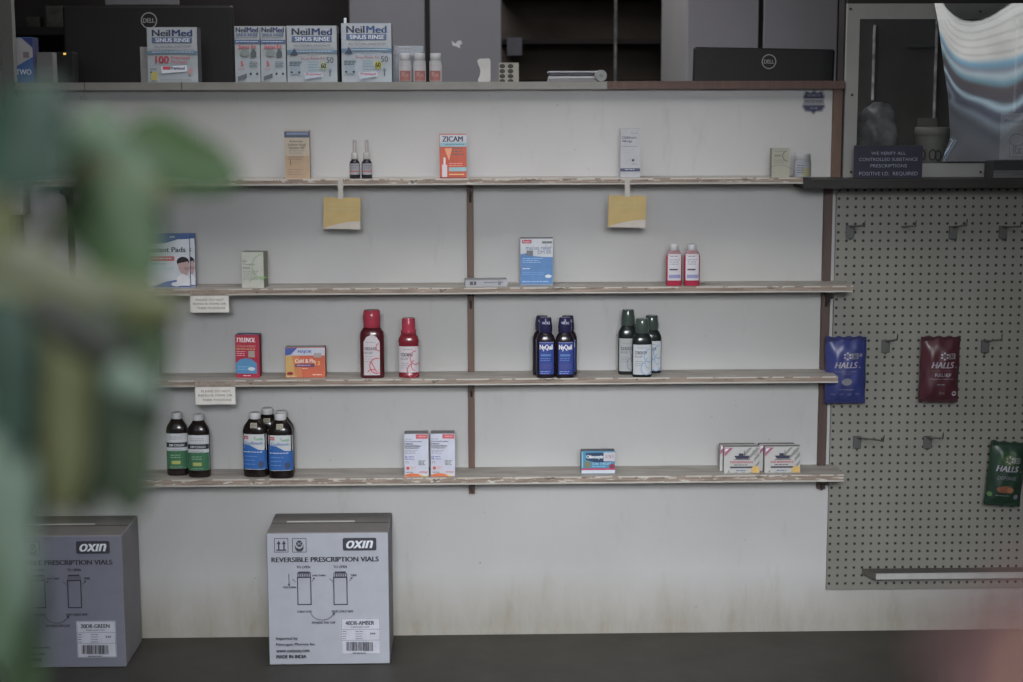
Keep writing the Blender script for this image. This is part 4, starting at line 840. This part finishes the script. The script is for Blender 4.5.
def ex_b(p, X, Y, m, m2): p.text('COUGH & SORE', X(1), Y(15.5), X(22), Y(17), m2); p.text('THROAT', X(8), Y(18), X(16), Y(19.6), m2); p.circle(X(12), Y(26.5), 5.2, m2, 3.6); p.small(X(4), Y(34), X(20), 1, 1, m2, .7); [p.circle(X(-1+8*i), Y(39), 2.6, M((92, 96, 150)), 1.2) for i in range(4)]; p.circle(X(26), Y(.2), 1.7, m2)
def ex_r(p, X, Y, m, m2): p.text('RELIEF', X(3.5), Y(18), X(20), Y(21.2), m, .01); p.rect(X(-1), Y(23.5), X(23), Y(24), m2); p.rect(X(-1), Y(15.5), X(23), Y(15.9), M((140, 90, 100))); p.small(X(6), Y(29), X(15), 1, 1, m2, .6); p.text('25', X(9), Y(37), X(14), Y(39), m2); p.circle(X(24.2), Y(38.5), 2.4, m); p.circle(X(24.2), Y(38.5), 1.2, M((100, 50, 60)))
def ex_g(p, X, Y, m, m2): p.text('DEFENSE', X(2), Y(17.5), X(21), Y(21), m2, .01, .2); p.circle(X(11), Y(31), 8.4, M((150, 92, 62)), 3.6); p.circle(X(16), Y(31.5), 3, M((168, 104, 66)), 2.6); p.circle(X(-3), Y(37), 2.4, M((96, 140, 80))); p.circle(X(23), Y(38), 2.4, m2); p.small(X(2), Y(37), X(17), 1, 1, m2, .5)
bag(825.5, 866, 336.5, 403, -.06, (56, 66, 142), (44, 50, 112), 'blue bag of cough drops hanging beside the brown upright', halls(833.5, 354, 1.0, ex_b, 1.0, (60, 70, 140)), R(-.5))
bag(919.5, 958.5, 336.3, 402, -.06, (92, 44, 54), (74, 38, 46), 'maroon bag of cough drops hanging in the middle of the perforated board', halls(929, 354, 1.0, ex_r, 1.0, (92, 50, 56)), R(.8))
def gr_art(p):
    p.circle(1003, 459, 11, M((58, 92, 62), .4), 9); p.circle(1003, 459, 6, M((98, 122, 70), .4), 5); halls(991, 457.5, .98, ex_g, 1.0, (60, 90, 60))(p)
bag(985, 1021, 441.5, 505.5, -.06, (42, 72, 56), (40, 64, 52), 'dark green bag of cough drops hanging at the right, tilted', gr_art, R(4.5))
GK = .85
# ------------------------------------------------------------------ shield sticker
Y = -.0005; w = P(825.5, 103, Y).x-P(801.5, 103, Y).x; h = P(813, 89, Y).z-P(813, 115, Y).z
sh = [(3, 1), (8, 3), (11.2, 0), (14.5, 3), (19.5, 1), (22, 7), (20.5, 11), (22.5, 17), (19.5, 21.5), (14, 22), (11.2, 24.5), (8.5, 22), (3, 21.5), (0, 17), (2, 11), (.5, 7)]
mb = MB(); p = Paint(mb, 0, 22.5, 0, 24.5, w, h); p.poly(sh, M((138, 140, 144))); SB = M((58, 64, 92), .5)
ins = [(11.2+(a-11.2)*.86, 12.2+(b-12.2)*.86) for a, b in sh]; p.poly(ins, SB); p.rect(1.6, 8.8, 21, 15.4, M((140, 142, 146))); p.text('SECURED BY', 4.8, 5, 17.6, 7, M((140, 142, 160))); p.text('PROTECTION', 3.2, 10.4, 19.2, 13, M((78, 84, 110)), .02); p.small(3, 14, 19, 1, 1, M((100, 104, 120)), .4); p.text('24 HR', 8, 17, 15, 19, M((140, 142, 160)))
tag(mb.build('shield_sticker', None, (P(813.7, 103, Y).x, Y, P(813.7, 115, Y).z)), 'navy and white shield shaped security sticker near the top right of the partition', 'sticker')
# ------------------------------------------------------------------ things at the window
zL = zl + .0005
def sign(p):
    k = M((134, 138, 160), .6)
    p.text('WE VERIFY ALL', 871, 151.8, 905.5, 154.8, k, .01); p.text('CONTROLLED SUBSTANCE', 859, 157.8, 917.5, 161, k, .01); p.text('PRESCRIPTIONS', 870.5, 164.2, 907, 167.4, k, .01); p.text('POSITIVE I.D.  REQUIRED', 859.5, 171.8, 918, 176, k, .01)
o = carton('counter_sign', 854.3, 922.5, 145.5, 178, zL, -.1, .006, ((44, 46, 62), .5, .95), 'navy plastic sign about verifying controlled substance prescriptions on the dark ledge', sign, cat='sign', side=(36, 38, 48))
def bk(p): p.rect(993.5, 161.5, 1040, 170, M((44, 44, 46), .5)); p.rect(993.5, 171.5, 1040, 179.5, M((92, 92, 92), .5)); p.rect(993.5, 173, 1040, 173.6, M((60, 60, 60))); p.text('PHARMACY', 1013, 174.5, 1030, 176.5, M((50, 50, 52)))
carton('book', 994, 1040, 160.5, 179.8, zL, -.13, .09, (48, 48, 50), 'thick black and grey book lying on the dark ledge at far right', bk, cat='book')
# tub with black marks, paper behind, behind the glass on an inner sill
zi = P(930, 163, .06).z
mb = MB(); mb.box(ix0, ix1, .005, .25, zi-.03, zi, M((64, 62, 60), .6, .8)); o = mb.build('inner_sill'); tag(o, 'dark narrow sill just behind the window glass, carrying the white tub', 'sill')
xc, w = P(936, 145, .06).x, P(953, 145, .06).x-P(919, 145, .06).x; h = P(936, 127.5, .06).z-zi
r = empty('plastic_tub', (xc, .1, zi+.0004), 'white plastic tub with black painted letters behind the window', 'tub')
TUB = M((112, 112, 106), .5, .9)
mb = MB(); mb.lathe([(.88, 0), (.98, h*.78)], w/2, w/2, TUB); mb.build('tub_body', r)
mb = MB(); mb.lathe([(1.02, h*.78), (1.04, h*.80), (1.04, h*.98), (1.0, h)], w/2, w/2, M((118, 118, 112), .5, .9)); mb.build('lid', r)
mb = MB(); p = Paint(mb, 0, 34, 0, 35, w, h, surf_fn(w/2*.97, w/2*.97, 2)); p.k = 3; k = M((52, 52, 50))
p.arc(3.5, 27, 3, 5.5, -70, 70, 1.2, k); p.arc(13, 27, 3, 5, 0, 360, 1.3, k); p.arc(18.5, 27.5, 3, 4.8, 0, 360, 1.3, k); p.arc(28, 27.5, 3, 5, 0, 360, 1.3, k); p.line([(28, 22), (28, 33)], 1.2, k); mb.build('lettering', r)
o = px_box('paper_sheet', 917, 937, 118, 140, .19, .191, M((100, 98, 92), .7, .9), label='folded cream paper propped behind the white tub', cat='paper')
# crumpled clear bag
q = P(879, 135, .1); bm = bmesh.new(); bmesh.ops.create_icosphere(bm, subdivisions=4, radius=1)
from mathutils import noise as mnoise
hw = P(902, 135, .1).x-q.x; hz = (P(880, 100, .1).z-zi)/2
for v in bm.verts:
    n_ = mnoise.noise(v.co*1.7)*.22 + mnoise.noise(v.co*5)*.10 + abs(mnoise.noise(v.co*9))*.06
    s_ = 1 + n_; c = v.co*s_; c.z = max(c.z, -.93); v.co = Vector((c.x*hw, c.y*.075, (c.z+.93)*hz*.98))
bm.verts.index_update(); mb = MB()
bagm, nn, ll, bb = nodes('crinkled clear plastic'); 
nzf = noise(nn, ll, nn.new('ShaderNodeTexCoord').outputs['Object'], 35, 5, .7)
ll.new(ramp(nn, ll, nzf, [(.35, (.16, .16, .16)), (.7, (.30, .30, .30))]), bb.inputs['Base Color']); bb.inputs['Roughness'].default_value = .35; bb.inputs['Alpha'].default_value = .72
mb.add([v.co for v in bm.verts], [[v.index for v in f.verts] for f in bm.faces], bagm, True); bm.free()
tag(mb.build('plastic_bag', None, (q.x-.005, .11, zi+.0004)), 'crumpled clear plastic bag behind the window above the navy sign', 'plastic bag')
# paper with heading and mortar drawing
a, b = P(1000, 140, .03).x, P(1000, 140, .03).x+.17; h = P(1010, 113, .03).z-zi; w = b-a
mb = MB(); mb.box(-w/2, w/2, 0, .001, 0, h, M((176, 170, 160), .7, 1)); p = Paint(mb, 0, 56, 0, 50, w, h); k = M((50, 50, 50))
p.rect(3, 4, 56, 12, M((186, 180, 172))); p.text('Prescriptions', 4, 6, 44, 11.5, k); p.arc(17, 27, 7.5, 6, 0, 360, .8, k); p.line([(9.5, 27), (10, 44), (24, 44), (24.5, 27)], .8, k); p.text('Rx', 13, 32, 22, 41, k, .03)
tag(mb.build('paper_poster', None, ((a+b)/2, .03, zi+.0004)), 'white paper with large heading and mortar drawing behind the window at far right', 'poster')
# reflective plastic sheet bent over the window
SHEET = clear_mat('glossy plastic film', (.92, .94, .96), .42, .02)
q0 = P(931, 3.5, -.05); zt_, zb_ = q0.z, P(940, 161, -.05).z; nx, nz = 60, 60; vs = []; fs = []
def edge_x(t): # t = 0 top .. 1 bottom
    pts = [(0, 931), (.12, 935), (.35, 940), (.6, 946), (.85, 949), (1, 941)]
    for (a, xa_), (b, xb_) in zip(pts, pts[1:]):
        if t <= b: return xa_ + (xb_-xa_)*(t-a)/(b-a)
    return 941
HT = zt_-zb_; cols = []
for i in range(nx+1):
    s = i/nx; sag = .13*math.sin(math.pi*min(1, s*1.12))**1.2 - .10*s; Y_ = 0; col_ = [0]*(nz+1)
    for j in range(nz-1, -1, -1):
        t = (j+.5)/nz; Y_ += math.tan(R(5.35-4.0*t + 8.0*sag + .25*math.sin(s*9+t*4)))*HT/nz; col_[j] = Y_
    cols.append(col_)
for j in range(nz+1):
    t = j/nz; z = zt_ - t*HT; xl = P(edge_x(t), 80, -.05).x; xr_ = P(1062, 80, -.05).x
    for i in range(nx+1):
        s = i/nx; vs.append((xl + (xr_-xl)*s - q0.x, cols[i][j]-.045 + .004*math.exp(-s*14), z - q0.z))
for j in range(nz):
    for i in range(nx): a = j*(nx+1)+i; fs.append((a, a+nx+1, a+nx+2, a+1))
mb = MB(); mb.add(vs, fs, SHEET, True)
tag(mb.build('plastic_sheet', None, (q0.x, -.045, q0.z)), 'curved glossy clear plastic sheet over the right half of the window, mirroring the street', 'plastic sheet')

GK = 1.0
# ------------------------------------------------------------------ big cartons on the floor
def big(dx, dy, lab, grade, left_hidden, scale=1.0, tint=(158, 163, 174)):
    yb = 664.6+dy; c = PZ(329+dx, yb, 0); Y = c.y; w = P(389.2+dx, 600, Y).x-P(267.8+dx, 600, Y).x; h = P(329+dx, 533+dy, Y).z
    dep = -Y-.03; x = P(328.6+dx, 600, Y).x
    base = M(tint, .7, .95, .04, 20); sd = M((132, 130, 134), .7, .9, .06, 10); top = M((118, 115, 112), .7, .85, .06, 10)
    r = empty('shipping_carton', (x, Y, .001), lab, 'carton', 'shipping cartons on the floor against the partition')
    mb = MB(); mb.rbox(-w/2, w/2, 0, dep, 0, h, sd, .003, 2)
    mb.box(-w/2+.002, w/2-.002, -.0004, 0, .002, h-.002, base)
    mb.box(-w/2+.003, w/2-.003, .003, dep-.003, h, h+.0006, top)
    mb.box(-w/2+.003, w/2-.003, dep*.46, dep*.50, h+.0006, h+.0012, M((70, 66, 62))); mb.box(-w*.37, w*.2, dep*.52, dep*.58, h+.0006, h+.0015, M((180, 178, 176), .3))
    p = Paint(mb, 267.8, 389.2, 533, 664.6, w, h); p.k = 4; K = M((58, 58, 68), .7); K2 = M((88, 88, 100), .7)
    p.frame(275.5, 538, 289.5, 552, .6, K)
    for x_ in (280, 285.2): p.rect(x_-.7, 541.5, x_+.7, 549, K); p.poly([(x_-2.1, 543.8), (x_+2.1, 543.8), (x_, 540.2)], K)
    p.rect(277.5, 549, 287.5, 550.3, K)
    p.frame(293.4, 538, 307.6, 552, .6, K); p.circle(300.5, 543.3, 3.2, K); p.line([(298, 541.5), (303, 545)], .5, base); p.line([(298, 545), (303, 541.5)], .5, base); p.poly([(296, 544), (297.5, 547), (300.5, 548.5), (303.5, 547), (305, 544), (304.5, 549), (302.5, 551), (298.5, 551), (296.5, 549)], K)
    rc = [(a, b) for a, b in ((345, 538), (376, 538), (377.2, 539), (377.2, 549.3), (376, 550.5), (345, 550.5), (343.8, 549.3), (343.8, 539))]; p.poly(rc, K); p.text('ox\u0131n', 347, 540.6, 374, 548.3, WH, .05, .3)
    p.text('REVERSIBLE PRESCRIPTION VIALS', 272.5, 556.5, 379.5, 561.3, K, .045)
    p.text('TO OPEN', 297.3, 565, 311, 567.5, K, .02); p.text('TO OPEN', 334, 565, 347.5, 567.5, K, .02)
    for vx, flip in ((304.7, 0), (340.8, 1)):
        p.rect(vx-6.8, 571.5 if not flip else 572.3, vx+6.8, 576.3, K2); p.rect(vx-5.6, 570.6, vx+5.6, 572, K); p.frame(vx-7, 576, vx+7, 603.8, .9, K)
        for i in range(6): p.rect(vx-6+i*2.2, 573, vx-5.4+i*2.2, 575.5, base)
    p.text('AND TURN', 313, 573.2, 326, 575, K, .02); p.text('TURN', 351, 573, 357, 575.2, K, .02); p.text('PUSH DOWN', 284, 584.6, 297, 586.4, K, .02); p.line([(289.8, 572), (289.8, 583.5)], .5, K); p.poly([(288.8, 582), (290.8, 582), (289.8, 584.6)], K)
    for vx in (313.5, 351): p.line([(vx-1, 580), (vx+1.2, 576.6)], .5, K); p.poly([(vx+.2, 576.2), (vx+2.2, 576), (vx+1.8, 578)], K)
    p.line([(293.5, 577), (296.5, 580)], .5, K); p.line([(330.5, 577), (333.5, 580)], .5, K)
    p.text('CHILD SAFE', 297.3, 608.5, 312, 610.6, K, .02); p.text('NOT CHILD SAFE', 332, 608.5, 353.5, 610.6, K, .02); p.arc(322.5, 608, 12, 10, 15, 165, .5, K); p.poly([(332.5, 611.5), (335, 610.6), (334.3, 613.6)], K); p.text('REVERSE THE CAP', 312, 619.4, 335.5, 621.5, K, .02)
    for i, (s_, e, bo) in enumerate((('Imported by', 297.5, .02), ('Nexogen Pharma Inc', 315, .02), ('www.oxinusa.com', 309, .02), ('MADE IN INDIA', 306, .04))): p.text(s_, 275.8, 634.6+i*5.9, e, 638+i*5.9, K, bo)
    mb.build('carton_body', r)
    lw, lh = w*(39.5/121.4), h*(36.8/131.6); lx = ((360.2-267.8)/121.4-.5)*w; lz = (664.6-654.7)/131.6*h
    mb = MB(); mb.box(-lw/2, lw/2, 0, .0006, 0, lh, M((178, 180, 192), .5)); p = Paint(mb, 340.5, 380, 618, 654.8, lw, lh)
    p.frame(341, 618.4, 379.6, 654.4, .35, K2); p.text(grade, 345, 621, 374, 625, K, .03); p.text('THREE EIGHT CAPS', 350, 626.3, 369, 628, K); p.line([(341, 629.4), (379.6, 629.4)], .3, K2)
    p.small(342, 631, 347, 4, 2.4, K, .6); p.small(355, 631, 363, 4, 2.4, K2, .6); p.text('344', 369.5, 632.5, 375, 634.6, K, .02); p.line([(341, 640), (379.6, 640)], .3, K2)
    x_ = 345.5; rr = random.Random(3)
    while x_ < 373: b_ = rr.choice((.4, .6, 1.0)); p.rect(x_, 641.5, x_+b_, 650.5, K); x_ += b_+rr.choice((.4, .6, .8))
    p.small(352, 652, 366, 1, 1, K2, .8)
    mb.build('shipping_label', r, (lx, -.0019, lz)); return r
big(0, 0, 'pale lavender shipping carton whose label reads AMBER, standing clear in front of the partition', '40DR-AMBER', False)
big(-265.2, 3.2, 'pale lavender shipping carton whose label reads GREEN, half behind the plant at far left', '20DR-GREEN', True, tint=(112, 114, 130))
# white box on the jamb at far left
a = P(8, 205, -.12); b = P(22.5, 205, -.12); w = b.x-a.x; zt_ = P(15, 150, -.12).z; zb_ = P(15, 215, -.12).z
mb = MB(); mb.rbox(-w/2, w/2, 0, .084, 0, zt_-zb_, M((150, 154, 154), .5), .003); mb.rbox(-w/2+.004, w/2-.004, -.004, 0, .006, zt_-zb_-.006, M((138, 142, 142), .5), .002)
tag(mb.build('wall_dispenser', None, ((a.x+b.x)/2, -.12, zb_)), 'tall white wall mounted box on the grey post at far left', 'dispenser')
# little loop of wire under the counter edge
q = P(83.5, 92, -.04); mb = MB(); mb.tube([(0, 0, 0), (0, -.001, -.012)] + [(.010*math.sin(R(t)), -.001, -.020+.010*math.cos(R(t))) for t in range(30, 331, 20)], .0008, M((120, 120, 118)), 6)
tag(mb.build('wire_loop', None, (q.x, -.037, q.z)), 'tiny wire loop hanging below the grey counter edge near the left', 'wire')
# tiny amber standby light on a small black box behind the left counter
q = P(60, 52, .13); mb = MB(); mb.rbox(-.05, .05, 0, .06, 0, q.z-ZC, M((34, 34, 34), .5, .6), .004)
r0 = mb.build('card_reader', None, (q.x-.01, .13, ZC+.0004)); tag(r0, 'black device with a tiny amber light beside the large monitor', 'device')
am = bpy.data.materials.new('amber light'); am.use_nodes = True; e = am.node_tree.nodes['Principled BSDF']; e.inputs['Emission Color'].default_value = (1, .6, .12, 1); e.inputs['Emission Strength'].default_value = .8; e.inputs['Base Color'].default_value = (.5, .3, .05, 1)
q = P(64.5, 48.8, .13); mb = MB(); mb.rbox(-.004, .004, -.001, .001, -.003, .003, am, .0005, 1)
li = mb.build('indicator_light', r0, (q.x-r0.location.x, -.001, min(q.z-ZC, P(60, 52, .13).z-ZC)-.006))

# ------------------------------------------------------------------ foreground plant, close to the lens
plant = empty('potted_plant', P(20, 682, -4.04), 'large green leafy plant close by at the left, blurred in front of everything', 'plant')
plant.location.z = 0; pl = plant.location.copy()
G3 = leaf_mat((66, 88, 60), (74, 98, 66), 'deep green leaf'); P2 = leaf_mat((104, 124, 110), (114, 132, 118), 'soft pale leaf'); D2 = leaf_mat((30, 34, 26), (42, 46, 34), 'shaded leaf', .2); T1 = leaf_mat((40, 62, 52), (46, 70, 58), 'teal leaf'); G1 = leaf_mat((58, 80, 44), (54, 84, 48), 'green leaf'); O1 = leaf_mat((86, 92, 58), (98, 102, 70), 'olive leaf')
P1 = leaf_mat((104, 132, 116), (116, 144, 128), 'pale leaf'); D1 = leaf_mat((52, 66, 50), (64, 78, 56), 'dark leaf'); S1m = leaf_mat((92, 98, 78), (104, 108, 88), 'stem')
G2 = leaf_mat((80, 104, 80), (94, 116, 92), 'grey green leaf')
def leaf(px, py, L_, wd, ang, d, m, roll=0, bend=.15, nose=0):
    Yp = CAMLOC.y + d; c = P(px, py, Yp); s = d/FPX; n = 14; mm = 6; vs = []; fs = []
    ca, sa = math.cos(R(ang)), math.sin(R(ang))
    for i in range(n+1):
        t = i/n; wv = math.sin(math.pi*t**.75)**.8 * wd/2*s; x = (t-.5)*L_*s
        for j in range(-mm//2, mm//2+1):
            q = j/(mm/2); y = wv*q + .06*wd*s*math.sin(t*9)*q
            dy = bend*L_*s*(t-.5)**2 + abs(q)*wv*.35 + roll*wv*q + nose*x
            vs.append(Vector((x*ca - y*sa, dy, x*sa + y*ca)))
    k = mm+1
    for i in range(n):
        for j in range(mm): a = i*k+j; fs.append((a, a+k, a+k+1, a+1))
    mb = MB(); mb.add(vs, fs, m, True); return mb.build('leaf', plant, c-pl)
for a in [(16, 138, 112, 104, 72, .76, T1, .2), (44, 110, 66, 56, -50, .77, T1), (4, 150, 80, 60, 80, .78, D1),
          (112, 166, 118, 70, -42, .84, G2), (98, 136, 60, 40, -78, .85, G2), (118, 188, 110, 50, -10, .83, O1), (178, 160, 130, 74, -19, .86, G1, .3), (198, 176, 76, 28, -14, .87, O1), (150, 205, 90, 24, -70, .84, P1),
          (114, 236, 128, 104, -68, .82, G3, -.2), (138, 240, 90, 56, -80, .83, D1), (-6, 236, 90, 50, 62, .78, O1), (52, 180, 170, 18, 8, .85, S1m),
          (42, 275, 160, 56, -22, .78, S1m), (105, 300, 160, 62, -8, .79, O1), (30, 315, 200, 90, -15, .78, O1), (138, 334, 110, 72, -78, .82, G3), (75, 336, 120, 56, -30, .76, D2), (100, 350, 90, 60, -70, .77, D1), (132, 384, 60, 38, -30, .75, P2),
          (6, 385, 190, 60, -88, .74, T1), (48, 405, 240, 92, -86, .76, O1), (116, 425, 200, 90, -83, .79, D1), (138, 390, 130, 58, -88, .80, G3), (82, 440, 170, 76, -90, .78, D1), (60, 350, 140, 80, -88, .77, O1),
          (8, 520, 220, 60, -86, .74, P2), (14, 632, 210, 66, -86, .76, G3), (0, 470, 170, 70, 88, .75, T1), (-8, 600, 170, 64, -85, .74, G2), (28, 480, 120, 46, -85, .77, D1)]:
    leaf(*a)
mb = MB(); pts = [P(-40, 720, -4.05), P(-8, 560, -4.05), P(8, 400, -4.05), P(30, 300, -4.03), P(60, 215, -4.0), P(110, 185, -3.97), P(165, 180, -3.95)]
mb.tube([q-pl for q in pts], [.006, .006, .005, .005, .004, .003, .002], S1m, 10)
pts = [P(30, 300, -4.03), P(80, 320, -4.03), P(125, 360, -4.03), P(130, 440, -4.03)]; mb.tube([q-pl for q in pts], [.004, .004, .003, .002], S1m, 10)
q = P(-40, 720, -4.05); mb.tube([Vector((pl.x-.08, -4.04, .26))-pl, Vector((pl.x-.09, -4.05, .8))-pl, q-pl], [.012, .010, .006], S1m, 10)
mb.build('stem', plant)
mb = MB(); mb.lathe([(.72, 0), (.98, .27), (1.05, .27), (1.05, .30), (.95, .30), (.93, .27), (.1, .268)], .15, .15, M((120, 82, 64)), cx=-.08); mb.build('pot', plant)
# added pink petals close to the lens, blurred into a corner haze
fl_ = empty('pink_haze', P(1042, 672, CAMLOC.y+.26), 'pink petals added extremely close at the lower right corner, blurred into a soft haze', 'haze shape')
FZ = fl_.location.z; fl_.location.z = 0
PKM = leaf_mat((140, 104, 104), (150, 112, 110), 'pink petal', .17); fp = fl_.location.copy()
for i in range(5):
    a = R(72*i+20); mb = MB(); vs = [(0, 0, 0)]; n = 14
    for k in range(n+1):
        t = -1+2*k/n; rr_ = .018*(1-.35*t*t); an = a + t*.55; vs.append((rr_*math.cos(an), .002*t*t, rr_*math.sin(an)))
    mb.add(vs, [(0, k, k+1) for k in range(1, n+1)], PKM, True); mb.build('haze_petal', fl_, (0, 0, FZ))
mb = MB(); mb.lathe([(.2, -.002), (1, 0), (.6, .002)], .002, .002, M((170, 140, 80)), n=12); mb.build('haze_centre', fl_, (0, -.001, FZ))
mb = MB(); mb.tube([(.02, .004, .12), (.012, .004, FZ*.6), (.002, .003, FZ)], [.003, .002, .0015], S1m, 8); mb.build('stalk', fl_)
mb = MB(); mb.lathe([(.7, 0), (1, .13), (.1, .128)], .06, .06, M((150, 150, 146)), cx=.02, cy=.004); mb.build('pot', fl_)  # unseen stalk and pot, added to carry the haze petals

# ------------------------------------------------------------------ light
wd = bpy.data.worlds.new('World'); bpy.context.scene.world = wd; wd.use_nodes = True; n = wd.node_tree.nodes; l = wd.node_tree.links
bg = n['Background']; tc = n.new('ShaderNodeTexCoord'); sx = n.new('ShaderNodeSeparateXYZ'); l.new(tc.outputs['Generated'], sx.inputs[0])
e = math_(n, l, 'ADD', math_(n, l, 'MULTIPLY', sx.outputs['Z'], .5), .5)
def st(z): return z*.5+.5
stops = [(0.0, (.05, .05, .055)), (st(.0), (.08, .08, .085)), (st(.05), (.12, .13, .15)), (st(.075), (.09, .10, .12)), (st(.085), (.25, .3, .36)), (st(.092), (.10, .11, .15)), (st(.105), (.14, .16, .21)),
         (st(.108), (.62, .85, 1.0)), (st(.115), (.13, .13, .16)), (st(.135), (.15, .13, .14)), (st(.14), (.25, .45, .55)), (st(.147), (.3, .5, .6)), (st(.15), (1.0, 1.05, 1.1)), (st(.154), (.12, .2, .28)), (st(.157), (.42, .48, .60)),
         (st(.160), (.40, .56, .72)), (st(.164), (.30, .62, .85)), (st(.168), (1.0, 1.0, .97)), (st(.228), (.95, .96, .95)), (st(.236), (.22, .24, .25)), (st(.4), (.3, .32, .33)), (1.0, (.5, .53, .56))]
e = math_(n, l, 'ADD', e, 0.0)
col = ramp(n, l, e, stops)
# clapboard lines on the pale part of the street
wv = math_(n, l, 'FRACT', math_(n, l, 'MULTIPLY', sx.outputs['Z'], 85.0)); ln = math_(n, l, 'LESS_THAN', wv, .14)
hi = math_(n, l, 'GREATER_THAN', sx.outputs['Z'], .168)
f = math_(n, l, 'MULTIPLY', math_(n, l, 'MULTIPLY', ln, hi), .6)
l.new(mixc(n, l, f, col, (.3, .36, .38)), bg.inputs['Color']); bg.inputs['Strength'].default_value = 1.2
def area(name, loc, tgt, sx_, sy_, pw, col=(1, 1, 1), spread=180):
    d = bpy.data.lights.new(name, 'AREA'); d.shape = 'RECTANGLE'; d.size = sx_; d.size_y = sy_; d.energy = pw; d.color = col; d.spread = R(spread)
    o = bpy.data.objects.new(name, d); C.objects.link(o); o.location = loc
    o.rotation_euler = (Vector(tgt)-Vector(loc)).to_track_quat('-Z', 'Y').to_euler(); return o
area('window_daylight', (.1, -5.5, 2.25), (.30, 0, .10), 1.5, .8, 12.2, (.955, .965, 1.0), 40)
area('ceiling_daylight', (.0, -1.25, 2.9), (.0, -.1, 1.0), 2.4, .5, 6, (1.0, .97, .91), 130)
area('back_room_fill', (-.2, .6, 2.85), (0, .6, 0), 3.6, .8, 38, (.98, .95, 1), 170)  # unseen fill added to brighten the back room
